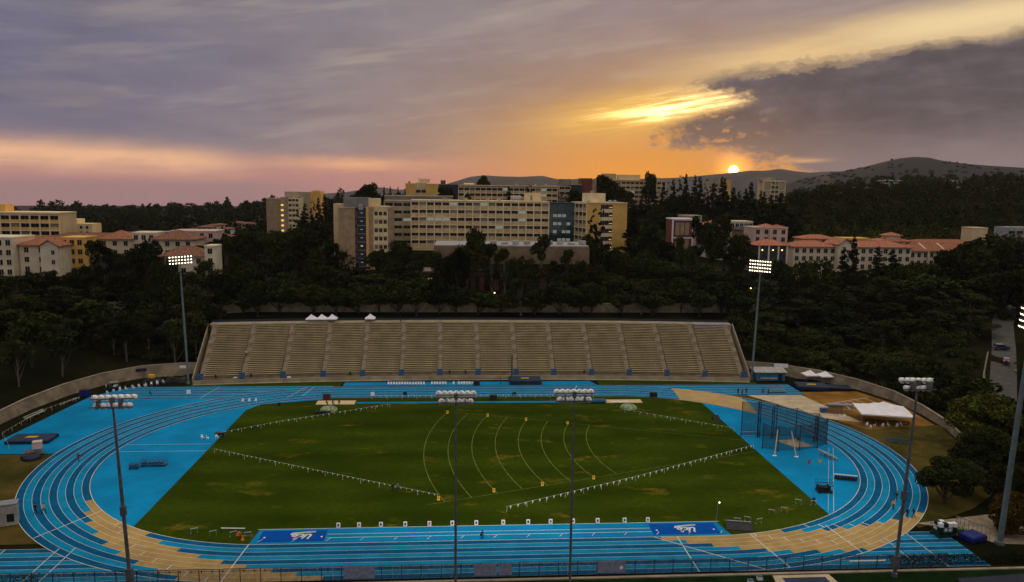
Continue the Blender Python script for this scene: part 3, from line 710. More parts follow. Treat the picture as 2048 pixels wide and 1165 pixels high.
flood('thick floodlight pole at the right edge among the trees', 79.2, -46.2, 37.2, 4, 8, (0, -20), .42, 'pole', sp=.8, vs=.95, tilt=-35, lean=2.5)
# ------------------------------------------------------------------ near fence
fe = thing('fence', 'dark blue chain link fence with slim posts along the near edge of the track', 'fence', (0, -53.1, 0))
post_me = MB().box(-.045, .045, -.045, .045, 0, 2.15).mesh('post', 'fence')
for x in np.arange(-74, 66, 2.75): obj('post', post_me, fe, (x, 0, .1))
m = MB().box(-75, 66, -.03, .03, 2.2, 2.27); m.box(-75, 66, -.02, .02, .2, .24); m.box(-75, 66, -.025, .025, 1.9, 1.93); build(m, 'rail', 'fence', fe)
build(MB().box(-75, 66, -.004, .004, .24, 2.2), 'chain_link', 'mesh', fe)
for x0, x1 in ((-21.4, -17.2), (-3.4, -.2), (.05, 1.9), (14.1, 18.1)):
    tag(build(MB().box(x0, x1, -.02, .02, .45, 2.1), 'banner', 'banner', None, (0, -53.17, 0)), {-21.4: 'leftmost pale grey banner tied to the near fence', -3.4: 'wide pale grey banner tied to the near fence between the middle poles', .05: 'narrow pale grey banner beside the wide one on the near fence', 14.1: 'lilac grey banner with small emblem on the near fence right of the middle poles'}[x0], 'banner', 'banners on the near fence')
m = MB(); m.lathe([(.0, 0), (.28, 0)], n=14)
for v in range(len(m.v)): a, b, c_ = m.v[v]; m.v[v] = (a, c_, b)
em_ = build(m, 'emblem', 'whitep', [o for o in bpy.data.objects if o.name.startswith('banner') and o['label'].startswith('lilac')][0], (17.5, -.04, 1.2))
# pennants
flag_me = MB().poly([(-.16, 0, 0), (.16, 0, 0), (0, 0.03, -.5)]).mesh('pennant', 'whitep'); flagy_me = MB().poly([(-.16, 0, 0), (.16, 0, 0), (0, .03, -.5)]).mesh('pennant', 'yellow')
flagd_me = MB().poly([(-.16, 0, 0), (.16, 0, 0), (0, .03, -.5)]).mesh('pennant', 'bluebin')
def pennants(label, pts, z, n, mode=0, size=1.0):
    t = thing('pennant_line', label, 'pennants', (*pts[0], 0), 0, 'pennant lines'); O = Vector((*pts[0], 0)); P = [Vector((*p, 0))-O for p in pts]
    st = MB(); tot = sum((b-a).length for a, b in zip(P[:-1], P[1:])); cnt = 0
    for a, b in zip(P[:-1], P[1:]):
        k = max(1, int(round((b-a).length/4))); q = [a.lerp(b, i/k) for i in range(k+1)]
        for i, c in enumerate(q): st.tube((c.x, c.y, 0), (c.x, c.y, z+.05), .025, .02, 5)
        for c, d in zip(q[:-1], q[1:]): st.tube((c.x, c.y, z), (d.x, d.y, z), .012, .012, 4)
        nn = max(1, int(n*(b-a).length/tot)); an = math.atan2((b-a).y, (b-a).x)
        for i in range(nn):
            c = a.lerp(b, (i+.5)/nn); me = flag_me if mode == 0 or cnt % 3 else flagy_me
            if mode == 2: me = flagd_me if cnt % 4 else flag_me
            o = obj('pennant', me, t, (c.x, c.y, z), an); o.scale = (size,)*3; cnt += 1
    build(st, 'string', 'whitep', t)
pennants('string of pennants across the left half of the grass to the front arc', [(-55.5, .2), (-30.8, -13.5), (-9.3, -25.2)], .9, 46, 1, .8)
pennants('string of white pennants slanting across the near right of the grass', [(2.6, -31), (27.7, -18.2), (57.2, -1.2)], .95, 42, 0, 1.25)
pennants('string of pennants along the far left of the grass towards the sand pit', [(-57.3, 11), (-46.6, 18.8), (-22.7, 32.4)], .9, 30, 1, .9)
pennants('short string of pennants at the far right of the grass near the cage', [(35.5, 26.5), (45, 19.5), (57.5, 11)], .8, 16, 0, .7)
pennants('row of dark and white pennants along the top of the near fence', [(-60, -52.7), (14, -52.7)], 1.85, 52, 2, .9)
pennants('row of white pennants along the wall walk at the far left bend', [(-98, 4), (-103.8, 12), (-104.6, 28), (-102, 40)], .9, 26, 0, .7)
pennants('row of tiny pennants beside the far straight in front of the stand', [(-28, 40.2), (30, 40)], .9, 40, 0, .8)
# ------------------------------------------------------------------ hedges by the fence

# ------------------------------------------------------------------ buildings
_wc = {}
def win_me(w, h, style='glass', fr='greytan', mull=1):
    k = (round(w, 2), round(h, 2), style, fr, mull)
    if k not in _wc:
        m = MB(); m.cur = 0; m.box(0, w, -.03, .02, 0, h); m.cur = 1
        m.box(-.06, w+.06, -.09, .02, -.1, -.001); m.box(-.06, w+.06, -.07, .02, h+.001, h+.07); m.box(-.06, -.001, -.07, .02, 0, h); m.box(w+.001, w+.06, -.07, .02, 0, h)
        for i in range(mull): x = w*(i+1)/(mull+1); m.box(x-.03, x+.03, -.06, -.031, 0, h)
        _wc[k] = m.mesh('window', [style, fr])
    return _wc[k]
class Bd:
    def __init__(s, name, label, x, y, z0, rz=0.0, cat='building', group=None):
        s.t = thing(name, label, cat, (x, y, z0), rz, group); s.rnd = random.Random(int(abs(x*13+y*7)))
    def box(s, name, mat, *b): return build(MB().box(*b), name, mat, s.t)
    def part(s, name, mb, mat, parent=None): return build(mb, name, mat, parent or s.t)
    def win(s, O, ang, a, z, w, h, style='glass', fr='greytan', mull=1):
        return obj('window', win_me(w, h, style, fr, mull), s.t, (O[0]+math.cos(ang)*a, O[1]+math.sin(ang)*a, z), ang)
    def grid(s, O, ang, W, z0, nf, fh, nb, sph, wm='spandrel', cm='tanlight', colw=.28, blind=.18, ledge=True, ww=None, lit=0.03):
        bw = W/nb
        for f in range(nf+1):
            z = z0+f*fh
            if f < nf: s.part('spandrel', MB().at((*O, 0), ang).box(0, W, -.2, .05, z+.13, z+sph), wm)
            if ledge: s.part('slab_edge', MB().at((*O, 0), ang).box(-.1, W+.1, -.38, .05, z-.12, z+.12), cm)
        for b in range(nb+1):
            if colw: s.part('column', MB().at((*O, 0), ang).box(b*bw-colw/2, b*bw+colw/2, -.33, .05, z0-.1, z0+nf*fh+.1), cm)
        for f in range(nf):
            for b in range(nb):
                r = s.rnd.random(); w = ww or bw-colw-.14
                s.win(O, ang, b*bw+(bw-w)/2, z0+f*fh+sph+.04, w, fh-sph-.22, 'litwin2' if r < lit else ('blind' if r < lit+blind else 'glass'))
    def punched(s, O, ang, xs, zs, w, h, fr='cream', mull=1, skip=()):
        for i, a in enumerate(xs):
            for j, z in enumerate(zs):
                if (i, j) not in skip: s.win(O, ang, a, z, w, h, 'glass', fr, mull)
    def hip(s, x0, x1, y0, y1, ze, zr, mat, ov=.7, inset=None, name='roof'):
        x0 -= ov; x1 += ov; y0 -= ov; y1 += ov; wy = (y1-y0)/2; ins = wy if inset is None else inset; yc = (y0+y1)/2
        if x1-x0 < 2*ins: ins = (x1-x0)/2-.01
        m = MB(); a = [m.p(x0, y0, ze), m.p(x1, y0, ze), m.p(x1, y1, ze), m.p(x0, y1, ze)]; b = [m.p(x0, y0, ze-.25), m.p(x1, y0, ze-.25), m.p(x1, y1, ze-.25), m.p(x0, y1, ze-.25)]
        r = [m.p(x0+ins, yc, zr), m.p(x1-ins, yc, zr)]
        m.face([a[0], a[1], r[1], r[0]]); m.face([a[1], a[2], r[1]]); m.face([a[2], a[3], r[0], r[1]]); m.face([a[3], a[0], r[0]])
        for k in range(4): m.face([b[k], b[(k+1) % 4], a[(k+1) % 4], a[k]])
        m.face(b[::-1]); ro = s.part(name, m, mat)
        rd_ = MB(); rd_.tube((x0+ins, yc, zr), (x1-ins, yc, zr), .14, .14, 6); 
        for q, w_ in ((0, 0), (1, 1), (2, 1), (3, 0)):
            p = [(x0, y0), (x1, y0), (x1, y1), (x0, y1)][q]; rr = (x0+ins, yc, zr) if w_ == 0 else (x1-ins, yc, zr); rd_.tube((*p, ze), rr, .12, .12, 5)
        build(rd_, 'ridge_tile', mat, ro)
        # courses of tile caps down the front slope
        tl = MB(); nn = int((x1-x0)/1.1)
        for i in range(1, nn):
            x = x0+(x1-x0)*i/nn; t = min(1, (x-x0)/ins, (x1-x)/ins) if ins > .05 else 1
            tl.tube((x, y0, ze+.02), (x, y0+(yc-y0)*t, ze+(zr-ze)*t+.02), .09, .09, 4, False)
        build(tl, 'tile_course', mat, ro); return ro
# long slab dormitory
b = Bd('dormitory_block', 'long tan dormitory slab with a regular grid of dark windows in the middle', -25.4, 165, 26)
b.box('wall', 'tanwall', 0, 57.4, .06, 15, -3, 23.3); b.grid((0, 0), 0, 57.4, 4.0, 6, 3.16, 18, 1.75, colw=.42, lit=.06)
b.box('base_wall', 'tanwall', -.1, 57.5, -.3, 15.2, -3, 3.8); b.box('parapet', 'tanlight', -.2, 57.6, -.4, 15.2, 23.31, 23.75)
p = b.box('penthouse', 'tanwall', 47.8, 54.6, 5, 11, 23.76, 27.2); b.part('hatch', MB().box(50, 50.8, 4.9, 4.99, 24, 26), 'greywall', p)
m = MB(); m.lathe([(0, 0), (1, 0), (1, 4.4), (0, 4.4)], n=12)
for v in range(len(m.v)): q = m.v[v]; m.v[v] = (41.6+q[2], 5+q[0], 24.9+q[1])
b.part('roof_tank', m, 'roofwhite')
for x in (13, 22, 31, 36): b.box('roof_unit', 'roofgrey', x, x+1.6, 4, 5.6, 23.76, 24.8)
# wing to its left
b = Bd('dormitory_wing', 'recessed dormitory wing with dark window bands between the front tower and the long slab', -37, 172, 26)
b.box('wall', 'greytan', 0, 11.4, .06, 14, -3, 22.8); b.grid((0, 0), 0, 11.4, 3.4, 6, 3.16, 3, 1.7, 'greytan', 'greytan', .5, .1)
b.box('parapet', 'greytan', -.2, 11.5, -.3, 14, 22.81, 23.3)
b = Bd('dormitory_roof_block', 'low grey roof block behind the left end of the long dormitory slab', -38.4, 187, 40)
b.box('wall', 'greywall', 0, 30, 0, 10, 0, 10.9); b.box('parapet', 'greytan', -.15, 30.15, -.15, 10, 10.91, 11.3)
m = MB(); m.tube((20, 3, 11.3), (24, 3, 12.5), .25, .25, 8); b.part('duct', m, 'roofgrey')
# glass link
b = Bd('glass_link', 'dark teal glass stairwell between the long slab and the ochre end block', 32.2, 168.5, 26)
b.box('wall', 'darkwall', 0, 11.6, .3, 12, -3, 23.0)
for f in range(6):
    for c_ in range(6):
        lit = f in (1, 2, 3, 4) and 0 < c_ < 5 and (f*5+c_*3) % 4 != 0
        o = build(MB().box(c_*1.93+.07, c_*1.93+1.86, 0, .28, 3.4*f+2.4, 3.4*f+5.65), 'glass_panel', 'teal', b.t)
        if lit:
            for q in range(3): build(MB().box(c_*1.93+.2+q*.55, c_*1.93+.6+q*.55, -.03, -.005, 3.4*f+3.5, 3.4*f+4.7), 'lit_pane', 'litwin2', o)
    b.part('mullion', MB().box(0, 11.6, -.08, .29, 3.4*f+2.22, 3.4*f+2.38), 'darkwall')
b.box('parapet', 'darkwall', -.05, 11.7, -.12, 12, 22.85, 23.2)
# ochre end block, turned
b = Bd('dormitory_end_block', 'ochre stucco dormitory end block with one central window column beside the glass link', 46.6, 156, 26, R_(14))
b.box('wall', 'orangewall', 0, 18.2, 0, 16, -4, 23.3); b.box('parapet', 'tanlight', -.2, 18.4, -.2, 16.2, 23.31, 23.7)
for f in range(6):
    b.part('spandrel', MB().box(6.1, 11.6, -.18, -.005, 3.3*f+3.0, 3.3*f+4.4), 'tanlight')
    for a in (6.2, 8.0, 9.8): b.win((0, -.01), 0, a, 3.3*f+4.45, 1.65, 1.75, 'glass')
    b.part('lit_pane', MB().box(10.2, 10.5, -.09, -.075, 3.3*f+4.9, 3.3*f+5.3), 'litwin'); b.part('lit_pane', MB().box(10.9, 11.2, -.09, -.075, 3.3*f+4.9, 3.3*f+5.3), 'litwin')
b.grid((0, 16), -math.pi/2, 16, 3.2, 6, 3.3, 4, 1.6, 'greytan', 'tanlight', .3)
p = b.box('penthouse', 'tanlight', 2.5, 10, 4, 11, 23.71, 27.4); b.part('vent', MB().box(4, 5, 5, 6, 27.41, 28.4), 'roofgrey', p)
for x in (1.2, 11.2, 13.4): m = MB(); m.lathe([(.9, 0), (.9, .5), (.0, 1.0)], (x+.5, 3, 23.71), 9); b.part('roof_vent', m, 'roofwhite')
# front tower on the left
b = Bd('stair_tower', 'brown dormitory tower with a dark glazed stair strip and tan window wing on the left', -52, 145, 16)
b.box('wall', 'brownwall', 0, 6.2, 0, 12, 0, 30.5)
b.part('dark_strip', MB().box(6.21, 7.1, .5, 10, 0, 30), 'darkwall')
for f in range(9): b.part('dark_window', MB().box(6.3, 7.0, .3, .49, f*3.2+1.6, f*3.2+3.6), 'redwall')
b.box('stair_glass', 'darkwall', 7.11, 10.5, .2, 10, 0, 29.9)
for f in range(9):
    b.part('landing', MB().box(7.05, 10.5, .08, .19, f*3.2+1.3, f*3.2+1.6), 'greywall')
    b.part('lit_pane', MB().box(8.3, 9.2, .08, .18, f*3.2+3.0, f*3.2+3.25), 'litwin' if f in (1, 4) else 'litwin2')
b.box('edge_wall', 'orangewall', 10.51, 11.5, -.3, 10, 0, 31)
b.box('side_wall', 'brownwall', 11.51, 13.4, .6, 10, 0, 31)
b.box('wing_wall', 'tanwall', 13.41, 18.6, .9, 13, 0, 31.3); b.grid((13.41, .85), 0, 5.2, 3.4, 8, 3.25, 3, 1.6, 'tanlight', 'tanlight', .35, .1, False)
b.box('wing_edge', 'brownwall', 18.61, 20.2, 1.2, 13, 0, 31)
p = b.box('penthouse', 'greywall', 1.5, 11.0, 3, 11, 30.51, 34.6); b.part('penthouse_side', MB().box(11.01, 15.2, 3.5, 11, 31.01, 34.3), 'tanwall', p)
b.box('parapet', 'greytan', -.15, 6.3, -.15, 12, 30.51, 30.8)
b.box('roof_unit', 'roofwhite', 7.6, 9.2, 1, 2.8, 29.91, 32.2)
b.box('rear_wall', 'tanwall', -3.2, -.05, 8, 14, 8, 32.0)
# left far pair
b = Bd('dormitory_tower', 'tan dormitory tower with a lit yellow stair column, left of the trees', -122.3, 320, 20)
b.box('wall', 'brownwall', 0, 8.0, 0, 14, -6, 27.4); b.box('stair_wall', 'greytan', 8.01, 11.0, .6, 14, -6, 28.2)
for f in range(8): b.part('lit_pane', MB().box(8.6, 10.1, .45, .58, f*3.1+1.2, f*3.1+2.3), 'litwin')
b.box('side_wall', 'brownwall', 11.01, 13.0, .2, 14, -6, 28.0); b.box('wing_wall', 'tanlight', 13.01, 19.4, .6, 14, -6, 27.8)
b.grid((13.01, .55), 0, 6.4, 2.5, 8, 3.1, 3, 1.5, 'tanlight', 'tanlight', .35, .1, False)
b.box('penthouse', 'greytan', 10, 18.4, 5, 12, 28.21, 31.6)
b = Bd('dormitory_tower', 'grey tan dormitory block with an ochre end behind the lit stair tower', -106.3, 342, 26)
b.box('wall', 'greytan', 0, 6.6, 0, 14, -6, 25.4); b.box('end_wall', 'orangewall', 6.61, 13.1, -1.2, 12, -6, 25.9); b.box('dark_wall', 'darkwall', -2.2, -.01, .5, 10, -6, 23.5)
b.box('parapet', 'orangewall', 8, 12, 1, 6, 25.91, 26.6)
# hilltop row
b = Bd('hilltop_tower', 'stepped tan hilltop tower with a recessed window band above the long slab', -36.9, 300, 40)
b.box('wall', 'orangewall', 0, 5.8, 0, 14, -4, 17.4); b.box('middle_wall', 'tanwall', 5.81, 12.0, 1.0, 14, -4, 17.9); b.box('wall', 'orangewall', 12.01, 18.7, 0, 14, -4, 17.4)
for f in range(3):
    for a in (6.2, 9.2): b.win((0, 1.0), 0, a, 4.5+f*3.8, 2.5, 1.6, 'glass')
b.box('penthouse', 'tanlight', 7.4, 14.2, 3, 10, 17.91, 20.2); b.box('roof_unit', 'greywall', 1.4, 2.6, 3, 5, 17.41, 18.6)
b.part('antenna', MB().tube((7.6, 4, 20.2), (7.6, 4, 24), .07, .03, 5), 'steel')
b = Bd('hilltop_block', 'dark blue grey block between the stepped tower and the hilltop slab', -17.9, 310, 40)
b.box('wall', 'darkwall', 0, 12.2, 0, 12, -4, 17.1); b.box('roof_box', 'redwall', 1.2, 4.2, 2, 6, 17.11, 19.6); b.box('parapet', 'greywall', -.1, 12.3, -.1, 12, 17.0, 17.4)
b = Bd('hilltop_dormitory', 'three storey band of windows on the hilltop dormitory slab behind the long one', -5.9, 280, 40)
b.box('wall', 'greytan', 0, 56.2, .06, 14, -4, 16.4); b.grid((0, 0), 0, 56.2, 6.0, 3, 3.15, 18, 1.55, 'spandrel', 'tanlight', .3)
b.box('parapet', 'tanlight', -.2, 56.4, -.45, 14.2, 16.41, 16.9)
m = MB(); m.tube((3, 4, 17.4), (9, 4, 17.4), .5, .5, 8); b.part('duct', m, 'tanlight')
for x in (33, 44, 50): m = MB(); m.lathe([(.7, 0), (.7, .6), (0, 1.1)], (x, 4, 16.91), 8); b.part('roof_vent', m, 'roofgrey')
b = Bd('hilltop_side_block', 'grey tan side block with stepped window bands right of the hilltop slab', 52.4, 288, 40, R_(18))
b.box('wall', 'greytan', 0, 7.2, .06, 12, -4, 17.0); b.grid((0, 0), 0, 7.2, 4.5, 4, 3.05, 2, 1.5, 'greytan', 'spandrel', .3)
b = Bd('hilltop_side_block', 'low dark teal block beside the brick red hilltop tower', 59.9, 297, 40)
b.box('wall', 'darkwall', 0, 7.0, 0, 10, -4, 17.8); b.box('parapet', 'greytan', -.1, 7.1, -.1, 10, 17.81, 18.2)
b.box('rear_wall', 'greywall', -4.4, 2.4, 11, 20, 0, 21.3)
b = Bd('hilltop_side_block', 'brick red hilltop tower with a tan side strip', 67.2, 300, 40)
b.box('wall', 'redwall', 0, 6.6, 0, 12, -4, 21.4); b.box('side_wall', 'brownwall', 6.61, 9.1, .2, 12, -4, 21.2); b.box('parapet', 'redwall', -.1, 6.7, -.1, 12, 21.41, 21.8)
b = Bd('hilltop_dormitory', 'pale hilltop slab with six window rows right of the round trees', 87.7, 360, 40)
b.box('wall', 'greytan', 0, 47, .06, 14, -4, 21.6); b.grid((16.5, 0), 0, 30.5, 2.6, 6, 3.05, 10, 1.5, 'spandrel', 'tanlight', .35)
b.box('parapet', 'tanlight', -.2, 47.2, -.45, 14, 21.61, 22.0)
b.box('penthouse', 'greytan', 4.3, 13.6, 4, 10, 22.01, 26.2); b.box('penthouse', 'tanwall', 15.3, 30.2, 4, 11, 22.01, 25.6); b.box('roof_unit', 'roofwhite', 40.5, 43.5, 3, 6, 22.01, 24)
b = Bd('hilltop_block', 'small ochre block among the conifers just left of the sun', 179, 400, 40)
b.box('wall', 'greytan', 0, 9.5, 0, 10, -4, 23.2); b.box('end_wall', 'orangewall', 9.51, 15.4, -.6, 10, -4, 24.1); b.box('parapet', 'greytan', -.1, 9.6, -.1, 10, 23.21, 23.6)
for f in range(4):
    for a in (1, 4, 7): b.win((0, -.01), 0, a, 8+f*3.6, 1.6, 1.6)
b = Bd('hilltop_block', 'pale gridded block standing alone right of the sun', 237.6, 445, 40)
b.box('wall', 'tanwall', 0, 17.8, .06, 12, -4, 24.2); b.box('panel', 'greytan', .3, 6.1, -.12, .05, 4, 23.6); b.box('panel', 'greytan', 12.6, 17.5, -.12, .05, 4, 23.6)
b.grid((6.2, 0), 0, 6.3, 6, 5, 3.55, 2, 1.6, 'greytan', 'tanlight', .4)
for x in (0, 6.1, 12.4, 17.7): b.box('pier', 'tanlight', x-.25, x+.25, -.45, -.36, 2, 24.4)
for z in (9.5, 16.5, 24.1): b.box('slab_edge', 'tanlight', -.3, 18.1, -.5, -.451, z, z+.45)
b.box('penthouse', 'greytan', -2, 8, 3, 9, 24.21, 27.2); b.box('roof_unit', 'roofwhite', 8.5, 11, 3, 6, 24.21, 26.4)
# auditorium
b = Bd('auditorium', 'low wide auditorium with brown concrete fascia, white roof and brick piers in the trees', -14.3, 125, 14)
b.box('rear_wall', 'darkwall', .5, 55.5, 7, 24, 0, 14); b.box('fascia', 'audwall', -.5, 57.0, 0, 24, 13.2, 19.6); b.box('roof', 'roofwhite', -.2, 56.7, .3, 23.7, 19.61, 20.0)
b.box('balcony_band', 'audwall', 4, 40, 4.5, 6.9, 8.2, 9.6); b.box('glazing', 'teal', 5, 39, 6.6, 6.95, 9.8, 13.1)
for x in (5.5, 10.5, 13, 16.4, 22, 28, 34, 40): b.box('pier', 'brick', x, x+1.7, 2.5, 6.4, 0, 8.0 if x < 40 else 13.1)
b.box('plinth', 'concrete', 2, 52, 1.5, 7, -.5, .5)
for x in np.arange(12, 56, 4.2): m = MB().box(x, x+2.4, 5+.6*math.sin(x), 7.2, 20.01, 21.2+.4*math.sin(x*2)); m.tube((x+1, 4, 20.4), (x+1, 8, 20.4), .3, .3, 7); b.part('roof_unit', m, 'roofwhite')
b.part('lit_pane', MB().box(-4.5, -1, 3.5, 3.6, 7.0, 7.4), 'litwin')
b.box('side_wing', 'audwall', -7, -.6, 4, 16, 0, 9.5); b.box('side_roof', 'concrete', -7.3, -.3, 3.7, 16.3, 9.51, 10)
# left dormitory
b = Bd('dormitory_block', 'pale yellow slab at the left edge with three rows of wide window bays', -200, 165, 30)
b.box('wall', 'tanwall', 0, 34.1, .06, 14, -4, 12.4); b.grid((0, 0), 0, 34.1, -.6, 4, 3.1, 9, 1.35, 'orangewall', 'tanlight', .5, .1)
b.box('parapet', 'tanlight', -.2, 34.3, -.45, 14, 12.41, 13.0); b.box('penthouse', 'orangewall', -3, 10.8, 5, 11, 13.01, 16.0)
b = Bd('apartment_block', 'small tan block with a raised centre behind the pale yellow slab', -198.4, 230, 26)
b.box('wall', 'tanwall', 0, 14.8, 0, 10, -4, 9.4); b.box('tower', 'tanlight', 4.0, 8.0, -.6, 8, -4, 11.6); b.punched((0, -.01), 0, (1, 9.2, 12), (1.2, 4.4, 7.0), 1.2, 1.3, 'tanwall', 0)
# red roofed dormitories on the left
def house(label, x0, x1, y, dep, z0, ze, zr, wall, roof, cols, rows, fh, gable=None, rz=0.0, inset=None, ww=1.5, wh=1.8, cat='building', name='tile_roofed_house', hipped=True):
    b = Bd(name, label, x0, y, z0, rz, cat, None); W = x1-x0
    b.box('wall', wall, 0, W, 0, dep, -4, ze-z0)
    if cols: b.punched((0, -.01), 0, [W*(i+.5)/cols-ww/2 for i in range(cols)], [ze-z0-2.3-fh*j for j in range(rows)], ww, wh, wall)
    if hipped: b.hip(0, W, 0, dep, ze-z0+.26, zr-z0, roof, inset=inset)
    else: b.box('parapet', wall, -.15, W+.15, -.15, dep+.15, ze-z0+.01, ze-z0+.5)
    return b
house('cream dormitory wing at the left edge in front of the pale yellow slab', -172, -157.8, 117, 14, 22, 35.6, 36, 'cream', 'tile', 5, 4, 3.35, hipped=False)
b = house('cream dormitory with brown red hipped roof and gabled front at the left edge', -157.4, -142.8, 120, 12, 22, 33.0, 36.0, 'cream', 'tile', 3, 4, 3.35)
m = MB(); m.prism([(8.6, -3.0), (14.4, -3.0), (14.4, -.02), (8.6, -.02)], -4, 11.2); i = [m.p(8.6, -3, 11.2), m.p(14.4, -3, 11.2), m.p(11.5, -3, 13.0), m.p(8.6, 3, 11.2), m.p(14.4, 3, 11.2), m.p(11.5, 3, 13.0)]; m.face([i[0], i[1], i[2]]); m.face([i[3], i[5], i[4]])
g = b.part('gable_wall', m, 'cream'); m = MB()
for s in (-1, 1): m.poly([(11.5, -3.4, 13.25), (11.5, 3.5, 13.25), (11.5+s*3.5, 3.5, 11.1), (11.5+s*3.5, -3.4, 11.1)]); m.poly([(11.5, -3.4, 13.05), (11.5, 3.5, 13.05), (11.5+s*3.5, 3.5, 10.9), (11.5+s*3.5, -3.4, 10.9)])
b.part('gable_roof', m, 'tile', g)
for z in (1.5, 4.9, 8.2): b.win((0, -3.01), 0, 12.2, z, 1.1, 1.5, 'glass', 'cream')
house('ochre flat roofed link with tall windows right of the gabled dormitory', -146.5, -138.6, 126, 10, 22, 35.2, 36, 'orangewall', 'tile', 3, 4, 3.3, hipped=False)
house('cream dormitory with brown red tiled roof behind the pale trunked tree', -139.9, -128, 140, 12, 24, 34.0, 37.2, 'cream', 'tile', 3, 3, 3.3)
house('cream flat roofed dormitory link between two tiled roofs', -128, -119.6, 141, 10, 24, 36.2, 37, 'cream', 'tile', 3, 3, 3.3, hipped=False)
house('cream dormitory with wide brown tiled roof behind the left floodlight', -119.4, -104.4, 137, 13, 24, 34.2, 37.5, 'cream', 'tileb', 4, 3, 3.3)
house('low building with long brown tiled roof just behind the left floodlight', -107, -91.8, 112, 11, 22, 30.2, 33.5, 'cream', 'tileb', 3, 2, 3.3)
house('narrow cream tower at the right end of the low brown tiled roof', -91.6, -88.0, 110, 7, 18, 33.8, 34.5, 'cream', 'tile', 1, 3, 3.3, hipped=False)
house('pale house with brown hip roof between the left floodlight and the dark trees', -110.3, -99.5, 162, 11, 26, 33.4, 35.6, 'tanwall', 'tileb', 3, 2, 3.2)
house('rear tiled dormitory with long grey brown roof behind the cream dormitories', -165, -132, 152, 12, 26, 33.4, 35.4, 'tanwall', 'tileb', 8, 2, 3.2)
house('rear cream dormitory with flat roof behind the wide brown tiled roof', -118, -101, 152, 12, 26, 36.4, 37.4, 'pinkwall', 'tileb', 5, 2, 3.2, hipped=False)
b = Bd('parking_deck', 'low pale blue grey parking deck in front of the far wooded ridge', -198, 300, 22); b.box('deck', 'roofgrey', 0, 40, 0, 22, 0, 5); b.box('rail', 'banner', -.2, 40.2, -.25, -.02, 4.6, 5.8)
for x in np.arange(1, 40, 8.): b.box('pier', 'concrete', x, x+.6, -.2, -.03, 0, 4.5)
# far left houses
far_h = [(-204, 415, 9, 'pinkwall', 'tileb'), (-197, 440, 8, 'cream', 'tile'), (-192, 405, 10, 'pinkwall', 'tile'), (-183, 430, 8, 'cream', 'tileb'), (-177, 410, 7, 'white', 'roofgrey'), (-171, 440, 9, 'cream', 'tile'), (-200, 465, 9, 'white', 'tileb'), (-186, 470, 8, 'pinkwall', 'tile')]
for i, (x, y, w, wl, rf) in enumerate(far_h):
    z = tz(x, y); house('small far house below the wooded ridge, %s' % ['leftmost, rose walls', 'cream with a red roof in the rear', 'wide rose one with a red roof', 'cream with a brown roof', 'white with a grey roof', 'cream, rightmost', 'white, at the back left', 'rose, at the back middle'][i], x, x+w, y, 8, z, 22.0+(i % 3)*1.5+(y-405)*.03, 23.4+(i % 3)*1.5+(y-405)*.03, wl, 'tileb' if i % 3 else rf, 3, 2, 2.8, cat='house', name='house')
# right cluster
b = Bd('brick_block', 'white framed block with brick red panels in the trees right of the ochre block', 80.6, 150, 26)
b.box('wall', 'redwall', 0, 8.9, .3, 9, -6, 17.0)
for x in (0, 8.3): b.box('frame', 'white', x, x+.6, -.1, .29, 4, 17.2)
for z in (9.6, 16.9): b.box('frame', 'white', -.1, 9.0, -.15, -.101, z, z+.5)
for z in (11, 5): 
    for x in (1.5, 3.5, 5.5): b.box('panel', 'brownwall', x, x+1.6, .1, .29, z, z+5)
b.box('parapet', 'white', -.2, 9.1, -.2, 9.2, 17.21, 17.7)
house('flat tan box behind the white framed brick block', 90.2, 97.9, 166, 9, 30, 44.0, 45, 'greytan', 'tile', 0, 0, 3, hipped=False)
house('wide red tiled roof just right of the white framed brick block', 99, 111, 168, 12, 28, 39.6, 42.2, 'cream', 'tile', 4, 2, 3)
house('long cream parapet building behind the red tiled roof', 114.2, 124.3, 176, 10, 28, 41.4, 42, 'cream', 'tile', 5, 1, 3, hipped=False)
house('dark roof in front of the long cream parapet building', 114, 124, 164, 9, 26, 38.4, 40.8, 'brownwall', 'darkwall', 0, 0, 3)
b = house('rose stucco house with a flat roof and red tile corners among the right trees', 114.6, 128.9, 150, 11, 24, 40.0, 41, 'pinkwall', 'tile', 4, 2, 3.1, hipped=False)
b.hip(5, 9, 2, 8, 16.6, 17.8, 'tiler', name='corner_roof'); b.hip(9.6, 14, 2, 8, 16.4, 17.4, 'tile', name='corner_roof'); b.box('tower', 'pinkwall', 6.6, 7.6, -.8, -.02, 4, 15.5)
b = house('open pavilion with orange red hip roof and hanging lamps right of the right floodlight', 108.9, 120.8, 131, 9, 20, 34.2, 36.5, 'darkwall', 'tiler', 0, 0, 3, name='pavilion')
for x in (.6, 4.4, 8.2, 11.6): b.box('column', 'cream', x-.25, x+.25, -.6, -.1, 4, 14.2)
for x in (1.8, 6, 9.6):
    m = MB(); m.lathe([(0, .2), (.2, .1), (.2, -.1), (0, -.2)], (x, -.5, 12.6), 7); b.part('lamp', m, 'glowlamp')
b.box('stair', 'padconc', 4, 9, -3, -.7, 3, 8)
